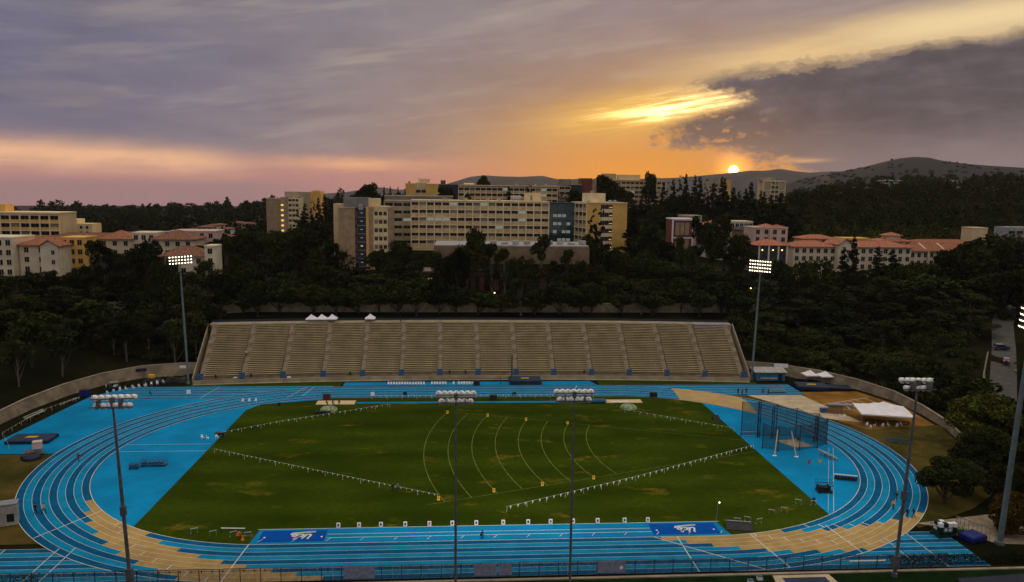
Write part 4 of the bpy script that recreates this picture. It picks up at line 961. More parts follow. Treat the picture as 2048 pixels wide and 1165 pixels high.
# long red roofed residence on the right
house('long white walled residence with orange tiled hip roof, left part of the right row', 128.2, 146.0, 142, 12, 20, 33.0, 35.4, 'cream', 'tiler', 6, 3, 3.1)
b = Bd('gable_house', 'white gabled front rising between two orange tiled roofs in the right row', 145.2, 138.6, 20)
m = MB(); m.prism([(0, 0), (5.6, 0), (5.6, 12), (0, 12)], -4, 14.2); i = [m.p(0, 0, 14.2), m.p(5.6, 0, 14.2), m.p(2.8, 0, 16.4), m.p(0, 12, 14.2), m.p(5.6, 12, 14.2), m.p(2.8, 12, 16.4)]; m.face([i[0], i[1], i[2]]); m.face([i[3], i[5], i[4]]); b.part('wall', m, 'cream')
m = MB()
for s in (-1, 1):
    for dz in (.06, .28): m.poly([(2.8, -.5, 16.4+dz), (2.8, 12.5, 16.4+dz), (2.8+s*3.3, 12.5, 14.05+dz), (2.8+s*3.3, -.5, 14.05+dz)])
b.part('roof', m, 'tiler'); b.punched((0, -.01), 0, (1.0, 3.4), (4, 7.4, 10.8), 1.1, 1.5, 'cream')
house('white walled residence with orange tiled roof right of the gabled front', 151.0, 175.6, 139, 12, 20, 33.2, 35.6, 'cream', 'tiler', 8, 3, 3.1)
house('white walled residence with red tiled roof angled back to the right', 175.8, 206, 140.5, 12, 19, 31.6, 34.6, 'cream', 'tile', 10, 3, 3.1, rz=R_(9))
b = Bd('gable_house', 'cream stepped wing walls crossing the angled red roof at the far right', 184, 141, 19, R_(9))
for k in (0, 8.6): m = MB(); m.extr([(0, 8), (0, 12.6), (6, 15.8), (6.3, 15.6), (6.3, 8)], k, k+.7); b.part('party_wall', m, 'cream')
house('rear red tiled roof behind the left part of the right row', 148, 163, 176, 10, 22, 34.2, 36.0, 'pinkwall', 'tiler', 4, 1, 3)
b = house('rear red roofed house with a raised cupola behind the right row', 178, 192, 166, 10, 22, 34.0, 35.6, 'pinkwall', 'tiler', 4, 1, 3)
b.box('cupola', 'cream', 4, 10, 2, 7, 12, 14.4); b.hip(4, 10, 2, 7, 14.6, 15.8, 'tiler', name='cupola_roof')
house('long rear red roof with pale parapet at the far right of the row', 193, 223, 167, 11, 20, 32.8, 34.8, 'pinkwall', 'tile', 8, 1, 3)
house('rear cream block with ochre panels behind the gabled front', 164, 176, 172, 8, 22, 34.6, 35, 'orangewall', 'tile', 5, 1, 3, hipped=False)
b = Bd('utility_block', 'square olive tan block among trees at the far right', 229.4, 180, 22); b.box('wall', 'tanwall', 0, 7.2, 0, 8, 0, 17.4); b.box('parapet', 'tanwall', -.1, 7.3, -.1, 8, 17.41, 17.9)
b = Bd('pool_building', 'white building with a bright blue awning at the right edge of the wood', 261, 200, 22); b.box('wall', 'roofwhite', 0, 14, 0, 9, 0, 17.4); b.punched((0, -.01), 0, (1, 5, 9), (14.2, 11), 3.2, 1.4, 'roofwhite', 2); b.box('awning', 'dzone', 0, 7, -1.5, -.2, 9.0, 11.2)
# far hillside houses
for i, (a, t, w, c_, lab) in enumerate([(25.6, .55, 14, 'white', 'small white house with a red roof high in the right woods'), (29.7, .8, 34, 'roofgrey', 'long pale house on the right hillside below the dome'), (28.2, .6, 26, 'greytan', 'pale terraced house in the woods left of the dome'), (33.6, .8, 22, 'cream', 'pale hillside house under the dome shoulder'), (35.9, .75, 20, 'cream', 'farthest right pale hillside house'), (26.9, .5, 16, 'pinkwall', 'rose house low on the wooded slope left of the dome')]):
    x, y, z = sC(a, t); house(lab, x, x+w*.7, y, 10, z-3, z+9+(i % 2)*2, z+10.2+(i % 2)*2, c_, 'tile' if i in (0, 5) else 'roofgrey', 5, 2, 3.2, cat='house', name='house')

# ------------------------------------------------------------------ trees
rs = np.random.RandomState(12)
def leaves(cen, size, up=.35):
    n = len(cen); d = rs.normal(size=(n, 3)); d[:, 2] += up; d /= np.linalg.norm(d, axis=1)[:, None]
    a = np.cross(d, rs.normal(size=(n, 3))); a /= np.linalg.norm(a, axis=1)[:, None]; b = np.cross(d, a)
    s = (size*rs.uniform(.55, 1.3, n))[:, None]; w = s*rs.uniform(.45, .8, n)[:, None]
    V = np.stack([cen-a*s, cen-b*w, cen+a*s, cen+b*w], 1).reshape(-1, 3)
    return V
def leaf_mesh(name, V, mat):
    n = len(V)//4; me = bpy.data.meshes.new(name); me.vertices.add(4*n); me.loops.add(4*n); me.polygons.add(n)
    me.vertices.foreach_set('co', V.astype(np.float32).ravel()); me.loops.foreach_set('vertex_index', np.arange(4*n, dtype=np.int32))
    me.polygons.foreach_set('loop_start', np.arange(0, 4*n, 4, dtype=np.int32)); me.polygons.foreach_set('loop_total', np.full(n, 4, dtype=np.int32))
    me.materials.append(MT[mat]); me.update(calc_edges=True); me.validate(); return me
def blob(c, r, n, shell=.45):
    d = rs.normal(size=(n, 3)); d /= np.linalg.norm(d, axis=1)[:, None]; q = (shell+(1-shell)*rs.rand(n)**.6)[:, None]
    return np.array(c)+d*q*np.array(r)
def crown_pts(kind, n):
    L_ = []
    if kind in 'oby':
        h, w = (10, 10) if kind == 'o' else (6, 7)
        nl = 26; z0 = .30*h if kind == 'o' else .12*h
        for i in range(nl):
            a = rs.uniform(0, 6.28); t = rs.uniform(0, 1); zc = z0+(h-z0)*(.12+.72*t); rad = w*.37*math.sqrt(max(.05, 1-(2*t-.85)**2*.8))*rs.uniform(.55, 1.1)
            lr = w*rs.uniform(.08, .20); L_.append(((rad*math.cos(a), rad*math.sin(a), zc), (lr, lr, lr*.8)))
    elif kind in 'et':
        h, w = 20, 10
        for i in range(19):
            a = rs.uniform(0, 6.28); t = rs.rand(); zc = h*(.36+.58*t) if kind == 'e' else h*(.52+.43*t); rad = w*.36*rs.uniform(.2, 1)*(1.05-.55*t); lr = w*rs.uniform(.09, .17)
            L_.append(((rad*math.cos(a), rad*math.sin(a), zc), (lr, lr, lr*1.15)))
    elif kind == 'c':
        h, w = 20, 7
        for i in range(60):
            t = rs.rand()**.8; zc = h*(.12+.88*t); rr = w*.5*(1-t)*rs.uniform(.35, 1.05)+.15; a = rs.uniform(0, 6.28); lr = .35+.9*(1-t)
            L_.append(((rr*math.cos(a)*.8, rr*math.sin(a)*.8, zc-.25*rr), (lr, lr, lr*.55)))
    else:
        h, w = 14, 5
        for i in range(40):
            t = rs.rand(); zc = h*(.06+.92*t); rr = w*.42*math.sin(math.pi*min(1, .15+.8*(1-t)))*rs.uniform(.3, 1); a = rs.uniform(0, 6.28); lr = .7*(1.15-t)
            L_.append(((rr*math.cos(a), rr*math.sin(a), zc), (lr, lr, lr*1.5)))
    vol = np.array([r[0]**2 for _, r in L_]); cnt = np.maximum(4, (n*vol/vol.sum()).astype(int))
    return np.concatenate([blob(c, r, k) for (c, r), k in zip(L_, cnt)]), L_, h, w
def make_tree(kind, n, size, leafmat, bark, name='tree'):
    P, L_, h, w = crown_pts(kind, n); t = obj(name, None)
    tr = MB(); top = h*(.8 if kind in 'ecpt' else .6); r0 = {'o': .32, 'b': .16, 'y': .16, 'e': .30, 't': .22, 'c': .3, 'p': .2}[kind]
    lean = rs.uniform(-.4, .4, 2); pts = [Vector((lean[0]*k*k, lean[1]*k*k, top*k)) for k in (0, .25, .5, .75, 1)]
    pts[0].z = -.8
    for i in range(4): tr.tube(pts[i], pts[i+1], r0*(1-.2*i), r0*(1-.2*(i+1)), 7, False)
    for (c, r) in L_[:12 if kind in 'oeby' else 5]:
        k = min(3, max(1, int(c[2]/h*3.2))); b = pts[k-1].lerp(pts[k], .6); c = Vector(c); mid = b.lerp(c, .5)+Vector((0, 0, -.4)); tr.tube(b, mid, r0*.4, r0*.25, 5, False); tr.tube(mid, c, r0*.25, r0*.1, 5, False)
    build(tr, 'trunk', bark, t); obj('crown', leaf_mesh('crown', leaves(P, size), leafmat), t)
    return t, h, w
protos = {}; used = set()
for kind, nv, n, size, lm, bk in (('o', 6, 2600, .38, 'leaf_o', 'bark'), ('e', 4, 2300, .38, 'leaf_e', 'barkpale'), ('t', 4, 2100, .38, 'leaf_e', 'barkpale'), ('c', 3, 2300, .38, 'leaf_c', 'bark'), ('p', 2, 1900, .30, 'leaf_p', 'bark'), ('b', 2, 2200, .26, 'leaf_b', 'bark')):
    protos[kind] = [make_tree(kind, n, size, lm, bk) for _ in range(nv)]
cnt_ = {}
def place(kind, x, y, h, w, label, group, z=None, var=None):
    i = cnt_.get(kind, 0); cnt_[kind] = i+1; pr = protos[kind]; v = i % len(pr) if var is None else var; src, H, W = pr[v]
    if (kind, v) not in used: used.add((kind, v)); t = src
    else: t = copy_tree(src)
    t.name = {'o': 'broadleaf_tree', 'e': 'eucalyptus_tree', 't': 'eucalyptus_tree', 'c': 'conifer_tree', 'p': 'cypress_tree', 'b': 'bushy_tree', 'Y': 'bushy_tree', 'O': 'broadleaf_tree'}[kind]
    t.location = (x, y, tz(x, y)-.1 if z is None else z); t.rotation_euler = (0, 0, random.uniform(0, 6.28)); t.scale = (w/W, w/W, h/H)
    tag(t, label, 'tree', group); return t
TREES = {
    'slope below the red roofed dormitories': "-163.0,107.3,7.0,13.9,o -156.2,103.6,12.9,10.2,e -149.0,100.6,11.7,9.6,e -147.2,107.6,9,10.4,e -143.0,109.7,9,10.3,e -133.7,101.5,9.8,13.1,e -128.5,109.6,9,10.3,e -122.1,102.3,10.8,10.5,e -118.7,107.8,12.2,10.7,o -109.2,102.3,14.5,9.3,o -106.1,106.5,12.3,11.2,e -99.6,102.3,13.5,12.9,o -93.3,104.9,14.7,10.4,e -90.2,109.5,15.0,11.6,e -153.4,90.3,9,11.9,e -149.1,95.4,6,13.2,o -138.8,87.1,11.4,14.3,e -138.4,97.1,6,11.9,o -130.6,95.6,9.8,11.5,e -120.6,87.9,12.8,14.2,e -116.1,86.4,13.0,13.7,o -109.4,91.1,15.7,11.6,e -105.6,90.0,13.7,13.1,o -100.3,93.6,12.1,13.8,o -89.3,86.7,19.5,10.8,e -88.2,97.7,12.5,13.4,o",
    'pale trunks above the left wall': "-143.6,77.5,9,10.4,e -139.7,80.4,9,11.8,e -134.7,79.9,9,9.2,e -129.5,83.5,9,8.7,e -121.7,78.4,10.0,11.2,e -118.1,85.8,10.0,9.4,e -110.1,81.0,10.2,10.6,e -105.0,77.3,14.0,9.2,e -100.1,81.7,13.2,9.3,e -90.5,76.1,15.2,11.1,e -85.6,80.2,14.6,11.4,e -121,22,12,10,e -123,34,14,10,e -120,48,13,9,e -131,28,16,12,e -132,44,17,12,o -115,60,13,9,e -124,62,15,11,o -118,10,12,10,o",
    'in front of the red roofed dormitories': "-125.7,112.0,19.8,8.8,e -129.8,112.0,18.2,5.8,e -113.3,116.0,19.9,11.1,o -105.8,108.0,21.8,7.4,o -133.4,110.0,10.3,7.7,o -125.2,122.0,9.4,9.1,o -120.4,118.0,9.5,7.8,e -101.5,108.0,19.2,7.4,o",
    'mid left clump': "-103.2,139.7,7.0,11.0,o -98.7,143.4,10.5,8.3,o -93.2,140.6,13.0,8.6,o -87.4,141.0,14.9,8.2,e -81.4,134.5,19.0,9.5,e -77.2,135.3,15.4,10.4,e -71.6,138.2,11.0,8.8,e -68.8,144.8,11.3,8.4,e -65.6,144.4,13.7,10.5,o -57.1,137.6,17.1,9.2,e -54.4,143.8,10.6,10.8,o -87.8,120.0,16.7,8.3,e -80.5,120.0,18.9,9.4,e -72.3,120.0,14.7,8.9,o -64.4,120.0,16.9,9.2,e -56.6,120.0,16.0,8.5,o",
    'behind': "-84.8,234.0,13.4,5.5,p -85.2,249.0,15.2,6.7,c -76.5,223.2,15.8,4.3,p -77.8,246.3,15.7,5.2,c -72.7,234.4,16.9,5.4,c -68.4,227.8,14.5,5.5,c -80.7,220.3,9,7.8,c -76.0,210.5,6,9.1,o -70.5,210.6,9,7.6,c -67.1,214.7,9,8.4,c",
    'road belt': "-91.3,111.4,10.6,11.7,o -84.9,115.2,9,11.5,e -77.4,114.4,14.1,10.0,o -72.3,112.2,13.4,8.7,e -64.8,111.0,9.1,8.7,o -59.0,108.2,9,10.6,e -53.7,119.4,9,11.6,e -47.4,116.2,9,10.5,e -39.9,108.8,9,11.6,e -34.1,115.8,9,10.9,e -29.0,114.6,9.3,10.4,o -22.6,114.5,8.9,10.2,o -18.1,117.5,9,11.9,e",
    'stand row': "-91.0,102.0,13.3,13.3,e -83.7,99.9,11.7,9.9,o -76.6,100.2,6.4,13.1,o -71.2,97.0,10.7,10.5,o -64.9,100.5,10.7,11.6,o -60.0,101.3,7.0,11.9,o -53.5,98.9,8.6,11.5,o -46.0,97.8,7.4,9.2,o -38.9,99.3,6.8,12.3,o -32.2,100.5,9.2,9.7,o -25.8,98.7,10.6,12.0,o -19.6,96.5,11.2,11.1,o -12.0,98.7,10.9,10.6,o -6.5,99.2,8.3,9.0,o 0.8,98.6,9.0,12.3,o 8.6,100.0,6.1,12.5,o 15.2,97.4,11.0,9.9,e 20.1,98.3,7.5,11.8,o 28.5,98.6,9.2,11.9,o 35.8,98.4,8.1,11.7,o 39.5,98.9,11.3,9.5,o 49.9,98.8,7.1,8.8,o 56.6,98.8,9,10.1,e 60.5,98.3,7.2,10.4,o 70.9,100.9,10.0,9.4,o 76.0,96.2,7.6,10.9,o 84.9,100.0,8.7,12.0,o 89.5,97.9,6,12.5,o",
    'before the long building': "-48.0,133.0,12.8,7.3,p -45.0,131.0,11.4,6.5,p -35.0,133.0,14.3,9.9,o -28.1,140.0,13.9,9.3,o -39.1,128.0,13.9,6.7,p -29.8,126.0,13.0,8.9,o -20.5,122.0,15.9,9.5,e -14.1,118.0,17.6,10.0,e -0.9,114.0,25.5,10.6,o -6.1,112.0,18.9,8.1,o 10.6,114.0,18.9,8.8,e 23.1,112.0,24.4,10.2,e 19.4,112.0,15.6,6.3,e 27.6,114.0,15.1,7.8,e -8.8,117.0,17.0,8.9,o 6.3,116.0,20.3,8.2,e 16.1,116.0,17.4,7.9,o 33.3,117.0,18.6,8.3,e 37.9,117.0,14.6,8.3,o",
    'rooftop line': "-53.0,265.0,16.9,11.1,o -56.4,262.0,15.0,8.3,o -45.1,255.0,15.9,3.8,c -41.8,256.0,16.4,3.8,c -37.9,257.0,16.1,3.5,c -34.3,258.0,14.7,3.3,c 8.7,305.0,19.9,9.1,o 22.4,276.0,15.1,6.2,c 33.9,276.0,16.4,5.7,p -16.9,306.0,14.0,6.7,o -12.1,306.0,14.6,7.3,o -0.8,276.0,11.2,4.0,o 61.6,288.0,13.4,8.8,o",
    'before the hilltop slab': "82.9,325.0,21.3,12.8,o 89.4,322.0,18.2,14.0,o 96.3,318.0,15.6,11.4,o 84.4,315.0,11.2,15.7,o 93.3,312.0,9.5,14.4,o 121.5,352.0,26.8,8.2,o 54.6,284.0,11.7,5.8,p",
    'ridge conifers': "105.7,306.0,12.5,5.9,c 111.8,313.3,13.9,7.0,p 108.7,287.9,18.7,6.6,c 114.9,291.8,23.2,6.1,c 115.0,286.2,24.5,8.2,p 119.1,286.9,27.3,6.1,c 125.1,288.6,30.8,6.6,p 130.4,299.2,30.7,6.1,c 132.2,287.7,32.1,6.8,c 142.4,310.5,29.6,7.8,c 143.9,297.3,29.4,7.2,p 144.0,288.4,27.9,7.9,c 150.0,292.0,31.4,8.1,c 157.2,307.5,28.8,7.2,c 158.1,294.6,24.9,8.4,c 160.2,289.9,23.6,7.3,c 166.0,294.8,24.5,8.2,c 174.3,308.4,26.3,8.1,c 179.6,305.6,21.8,6.3,c 183.6,310.8,20.5,8.7,c 184.1,301.6,19.7,8.2,c 188.9,298.4,19.3,7.7,c 91.9,269.8,9,11.1,c 93.3,260.7,9,10.2,c 98.4,259.9,11.0,10.7,c 101.8,255.9,12.3,8.2,o 115.4,275.8,15.8,11.9,c 114.4,257.8,20.2,8.6,c 122.7,270.4,21.0,11.7,o 123.0,256.5,22.0,10.6,c 131.8,260.6,24.1,8.8,c 135.4,254.2,25.7,8.9,c 144.5,267.3,24.9,12.4,c 144.8,258.0,23.9,11.0,c 156.0,274.2,20.3,10.7,c 157.4,260.3,23.8,11.7,c 168.3,272.4,19.4,10.3,c 170.7,262.6,20.8,11.1,c 170.8,255.3,21.3,10.0,c 79.0,219.0,6,12.8,o 88.1,225.7,6.9,11.2,o 91.4,225.2,8.8,9.2,o 100.3,228.6,11.8,9.4,o 106.8,229.1,12.6,11.5,o 112.2,228.9,12.8,13.5,o 118.7,226.9,16.3,11.0,o 121.1,215.5,18.2,10.4,o 134.3,234.4,19.1,11.6,o 136.3,230.1,18.8,9.9,c 145.7,231.8,18.5,12.9,o 146.2,216.8,20.7,11.5,c 157.4,234.4,19.6,11.9,o 159.3,219.1,20.7,12.0,o",
    'right hill forest': "248.8,436.0,9,15.4,c 249.3,417.2,9,15.9,c 269.7,444.4,8.3,15.6,o 264.6,416.0,13.8,15.9,o 282.5,427.3,12.2,19.9,o 288.9,423.0,16.0,16.9,o 297.5,418.8,15.0,17.7,o 305.7,420.1,19.0,16.2,o 315.0,416.4,19.7,17.2,o 330.8,424.2,23.6,22.1,o 346.0,433.7,18.3,22.2,o 346.8,419.0,16.5,16.7,o 360.3,432.4,20.9,21.4,o 379.6,443.6,20.5,21.7,o 390.6,440.1,20.0,19.1,o 392.9,435.8,22.9,19.7,o 401.2,428.9,26.1,23.4,c 396.8,414.1,21.0,16.9,c 425.9,438.3,25.4,17.3,o 443.8,446.0,25.8,23.6,o 436.9,423.3,27.2,19.6,c 445.8,423.5,23.8,21.2,o 219.1,371.1,6,17.0,o 232.4,372.7,15.3,14.8,o 238.5,376.4,15.0,18.1,o 247.8,366.7,20.3,15.2,c 264.2,382.0,20.5,15.0,o 269.1,371.0,18.4,15.0,o 291.2,394.6,21.2,19.2,c 283.0,365.7,21.2,18.2,c 307.4,394.1,20.6,21.9,c 301.6,364.8,23.0,15.1,o 318.6,376.1,22.2,22.0,c 338.0,389.0,19.7,17.0,c 337.2,377.5,19.6,17.2,c 350.2,384.3,23.5,16.0,c 357.6,376.2,23.7,16.4,o 376.4,387.9,23.0,21.4,o 371.9,371.6,28.1,17.0,c 398.2,390.0,23.6,16.8,o 401.8,388.8,29.1,19.7,o 400.4,373.1,27.4,20.7,o 202.1,334.3,9,16.6,c 209.5,323.5,7.4,20.3,o 220.3,334.4,11.7,15.2,c 234.0,335.1,12.6,17.3,o 239.0,326.6,9.6,19.8,o 252.3,333.1,8.4,18.5,o 255.2,327.8,13.8,18.5,c 268.1,328.7,11.4,21.6,c 270.8,320.8,10.9,19.0,o 284.9,328.6,11.8,21.5,o 291.8,321.0,12.2,18.1,o 297.9,320.9,13.9,18.2,o 313.6,329.9,14.2,18.1,o 325.7,327.4,14.2,21.0,o 347.5,344.3,11.5,17.5,c 357.7,345.8,11.8,23.5,c 350.1,323.0,15.3,18.5,o 377.2,346.9,11.9,20.7,o 376.3,336.0,13.9,19.7,o 177.8,272.6,11.8,19.8,o 193.6,291.9,8.1,14.7,o 194.7,271.2,12.7,18.5,o 209.6,278.8,10.2,17.0,o 227.5,297.9,10.2,18.6,c 227.2,279.1,14.3,20.9,o 233.3,271.5,14.3,16.8,o 243.8,275.3,13.2,17.3,o 263.1,287.3,14.0,18.4,o 271.3,285.1,14.8,19.3,c 279.4,282.4,15.2,20.1,o 283.6,275.3,13.4,19.7,c 300.6,289.1,11.2,17.8,o 299.9,272.5,13.7,20.5,o 317.2,287.6,11.9,22.5,c 320.9,279.7,13.0,17.3,c 333.7,279.0,18.2,22.9,c 160.4,233.6,14.1,14.0,o 170.8,237.3,10.6,14.6,o 184.1,245.8,13.3,18.7,o 185.0,227.3,14.3,16.8,o 211.4,255.6,11.5,15.6,o 210.5,238.5,13.2,16.6,o 224.6,244.3,14.6,17.5,o 223.6,225.7,15.9,15.3,o 247.9,249.5,12.2,19.4,o 244.6,232.2,16.1,20.1,o 252.0,230.5,14.1,15.9,o 263.3,231.5,14.5,18.4,o 275.4,238.8,14.3,17.5,o 290.3,242.6,13.3,16.8,o 296.7,241.8,15.8,20.2,o 304.3,239.6,18.1,21.1,o 145.5,190.9,12.9,17.5,o 164.7,220.2,10.5,17.8,o 173.3,219.2,9.4,15.0,o 182.6,215.8,9.0,18.0,o 190.6,208.7,12.5,19.9,o 199.5,206.2,14.0,19.6,o 207.4,206.1,12.9,15.4,o 209.7,194.5,16.1,16.0,o 223.9,201.3,13.3,20.0,o 230.3,195.6,16.1,21.8,o 239.6,198.8,16.8,18.7,o 262.1,212.3,14.2,22.4,o 256.8,190.8,16.2,16.7,o 282.0,217.5,12.2,18.3,o",
    'right of the long building': "47.7,138.0,23.6,9.0,p 45.0,136.0,18.0,7.7,o 53.7,134.0,14.1,11.6,o 64.8,150.0,21.3,11.5,c 70.5,146.0,18.4,11.8,o 75.1,140.0,15.1,8.8,o 56.8,128.0,11.7,11.4,o 64.0,126.0,12.7,11.4,o 72.0,124.0,13.3,11.4,o 78.9,134.0,17.9,6.7,e 87.3,136.0,20.8,9.2,e 92.7,136.0,22.1,10.9,o 97.6,136.0,20.7,9.7,e 101.9,132.0,18.3,10.1,o 105.7,130.0,15.3,8.8,e 81.2,130.0,14.9,9.0,o 45.9,120.0,10.3,10.3,o 80.0,122.0,12.0,11.4,o 87.8,120.0,13.3,11.5,o 95.7,118.0,10.9,11.5,o 51.7,112.0,8.6,10.8,o 62.5,112.0,8.7,10.9,o 73.4,112.0,8.7,11.0,o",
    'before the red roofs': "114.3,122.0,13.7,9.1,o 121.9,120.0,15.8,8.8,b 128.8,120.0,13.5,10.1,b 140.0,124.0,19.1,6.6,c 143.6,124.0,18.0,6.2,c 153.3,124.0,19.9,8.4,c 158.7,124.0,18.8,9.4,c 160.9,122.0,14.3,9.8,o 148.9,122.0,12.3,9.6,o 165.8,120.0,12.1,9.4,o 173.2,122.0,13.0,12.1,o 182.8,124.0,16.3,13.3,o 194.6,130.0,18.5,13.7,o 207.6,140.0,20.3,13.4,o 214.3,140.0,17.6,12.6,o 221.9,140.0,16.4,14.7,o",
    'right slope': "100.7,102.3,13.5,13.6,e 111.0,109.4,9.3,13.8,o 118.2,109.8,7.8,12.6,o 122.4,104.4,11.7,15.1,o 129.4,102.0,9.5,12.6,o 138.9,106.7,12.0,16.5,o 146.9,104.6,14.8,15.6,e 153.5,105.3,12.9,17.4,e 164.8,110.2,13.7,17.3,o 172.1,107.0,11.2,17.0,e 182.0,110.8,12.0,17.2,o 188.1,111.2,12.8,17.0,o 189.9,103.1,16.4,14.9,o 200.4,104.2,18.1,16.8,o 101.7,98.4,6.2,16.7,o 112.5,100.6,9,17.0,e 119.8,94.4,9.9,16.8,o 136.1,101.0,7.0,15.9,o 142.4,96.7,7.6,15.5,o 156.9,99.8,9.4,15.4,e 160.7,97.9,8.1,14.1,o 169.7,93.8,12.1,16.3,e 96.0,85.4,9,13.8,e 105.0,82.2,6.1,10.8,o 112.8,83.4,6.6,13.0,o 125.1,86.0,6,15.8,o 130.1,77.2,9,12.4,e 144.7,86.5,6,16.9,o 154.9,86.3,9,12.3,e 166.0,87.2,9,16.0,e 96.1,67.9,6,10.9,o 104.2,66.4,5.3,13.7,b 112.1,63.7,6,14.2,o 120.0,65.2,4.1,11.5,b 131.8,63.9,3.5,10.3,b",
    'beyond the right wall': "117,46,9,10,o 119,32,10,11,o 120,18,10,11,o 117,4,9,11,o 112,-10,8,10,o 128,2,11,12,b 152,30,10,12,o 160,44,10,12,o 140,6,9,11,o 150,14,10,12,o",
}
KN = {'o': 'dark round crowned tree', 'e': 'loose crowned eucalyptus tree', 'c': 'dark pointed conifer', 'p': 'narrow dark cypress', 'b': 'bushy green tree'}
GR = {'slope below the red roofed dormitories': 'on the left slope below red roofed dormitories', 'pale trunks above the left wall': 'with bare trunk above the curved left wall',
 'in front of the red roofed dormitories': 'close in front of cream dormitories', 'mid left clump': 'in the clump left of the brown stair tower', 'behind': 'between the two stair towers',
 'road belt': 'in the belt left of the auditorium', 'stand row': 'in the row right behind the grandstand', 'before the long building': 'in front of long slab and auditorium',
 'rooftop line': 'rising above the middle dormitory roofs', 'before the hilltop slab': 'in front of the pale hilltop slab', 'ridge conifers': 'on the ridge below the setting sun',
 'right of the long building': 'in the mass right of the auditorium', 'before the red roofs': 'in front of the red roofed row', 'right slope': 'on the dark slope above the right wall', 'beyond the right wall': 'just beyond the curved right wall'}
hillwood = []
ORD = 'first second third fourth fifth sixth seventh eighth ninth tenth eleventh twelfth thirteenth fourteenth'.split()
for gname, s in TREES.items():
    order = {}
    for q in s.split(): order.setdefault(q[-1], []).append(q)
    for k in order: order[k].sort(key=lambda q: math.atan2(float(q.split(',')[0])-CAM.x, float(q.split(',')[1])-CAM.y))
    for q in s.split():
        x, y, h, w, k = q.split(','); x, y, h, w = float(x), float(y), float(h), float(w)
        if gname == 'right hill forest': hillwood.append((x, y, h, w, k)); continue
        h *= random.uniform(.95, 1.28) if gname in ('road belt', 'right of the long building', 'mid left clump', 'before the red roofs', 'stand row') else 1
        place('t' if gname.startswith('pale') and k == 'e' else k, x, y, h, w*(1.5 if gname.startswith(('before the r', 'before the h', 'ridge')) else 1.22), KN[k]+' '+GR[gname]+(', %s from left' % ORD[order[k].index(q)] if 1 < len(order[k]) <= 14 else ''), KN[k]+'s '+GR[gname])
# near trees at the right edge, finer leaves
protos['Y'] = [make_tree('y', 9000, .17, 'leaf_y', 'bark')]; protos['O'] = [make_tree('o', 11000, .21, 'leaf_o', 'bark')]
place('Y', 109, -3, 12.0, 17, 'large bright green bushy tree beside the thick right floodlight pole', None, 0)
place('O', 80.5, -30.5, 8.6, 10.5, 'dark spreading tree at the right end of the track curve', None)
protos['O'].append(make_tree('o', 8000, .22, 'leaf_o', 'bark')); place('O', 95, -19, 9.5, 13, 'dark tree behind the spreading one beside the right curve', None, var=1)
protos['Y'].append(make_tree('y', 8000, .17, 'leaf_r', 'bark')); place('Y', 84.0, -42.5, 7.0, 8.5, 'yellowish bushy tree at the right edge below the thick floodlight pole', None, var=1)
place('O', 87, -26, 6.5, 8, 'small dark tree right behind the spreading tree at the right curve', None, var=1)
place('Y', 101, -14, 8.5, 12, 'green bush between the right wall and the thick floodlight pole', None, var=0)
place('O', 104, -28, 11, 14, 'tall dark tree behind the thick floodlight pole at the right edge', None, var=0)
place('O', 91, -33, 8, 11, 'dark round tree at the lower right edge above the hedge', None, var=1)
# wooded hillsides that read as one mass
small = [crown_pts(k, n)[0::1] for k, n in (('o', 420), ('o', 420), ('c', 380))]
def wood(name, label, spots, size, mat, dens=1):
    VV = []
    for x, y, z, h, w, k in spots:
        P, _, H, W = small[{'o': rs.randint(2), 'c': 2, 'b': 0}[k]]
        a = rs.uniform(0, 6.28); ca, sa = math.cos(a), math.sin(a); Q = P[rs.permutation(len(P))[:int(len(P)*dens)]]*np.array([w/W, w/W, h/H])
        Q = np.stack([Q[:, 0]*ca-Q[:, 1]*sa+x, Q[:, 0]*sa+Q[:, 1]*ca+y, Q[:, 2]+z], -1); VV.append(leaves(Q, size))
    o = obj(name, leaf_mesh(name, np.concatenate(VV), mat)); o['kind'] = 'stuff'; o['label'] = label; o['category'] = 'woods'; return o
wood('wooded_hillside', 'dense dark woods covering the right hillside above the red roofs', [(x, y, tz(x, y)-.5, h, w, 'o' if k == 'b' else k) for x, y, h, w, k in hillwood if y > 270], .85, 'leaf_o')
wood('wooded_hillside', 'greener woods low on the right hillside just behind the red roofs', [(x, y, tz(x, y)-.5, h, w, 'o' if k == 'b' else k) for x, y, h, w, k in hillwood if y <= 270], .75, 'leaf_b')
sp = []
for i in range(1000):
    a, t = rs.uniform(20, 46), rs.rand(); x, y, z = sC(a, t); sp.append((x, y, z-2, rs.uniform(9, 15), rs.uniform(12, 20), 'o' if rs.rand() < .8 else 'c'))
wood('wooded_hillside', 'woods climbing the farther right hill below the bare dome', sp, 1.7, 'leaf_o', .45)
sp = []
for i in range(700):
    a, t = rs.uniform(-44, 3), rs.rand()**.7; x, y, z = sB(a, t); sp.append((x, y, z-2, rs.uniform(8, 14)*(1.1 if rs.rand() < .9 else 1.5), rs.uniform(12, 20), 'o' if rs.rand() < .9 else 'c'))
for i in range(260):
    x, y = rs.uniform(-330, -95), rs.uniform(230, 520)
    if (-215 < x < -160 and y < 480) or y < 375 and x > -135: continue
    sp.append((x, y, tz(x, y)-1, rs.uniform(5, 8.5), rs.uniform(8, 14), 'o'))
wood('wooded_hillside', 'dark wooded ridge along the left horizon', sp, 1.4, 'leaf_o', .5)
sp = []
for i in range(260):
    a, t = rs.uniform(24, 46), rs.uniform(.1, .98); x, y, z = sD(a, t); sp.append((x, y, z-2, rs.uniform(4, 8), rs.uniform(9, 20), 'o'))
wood('hill_scrub', 'dark scrub dotted over the dome shaped hill at the right', sp, 2.4, 'hill', .10)
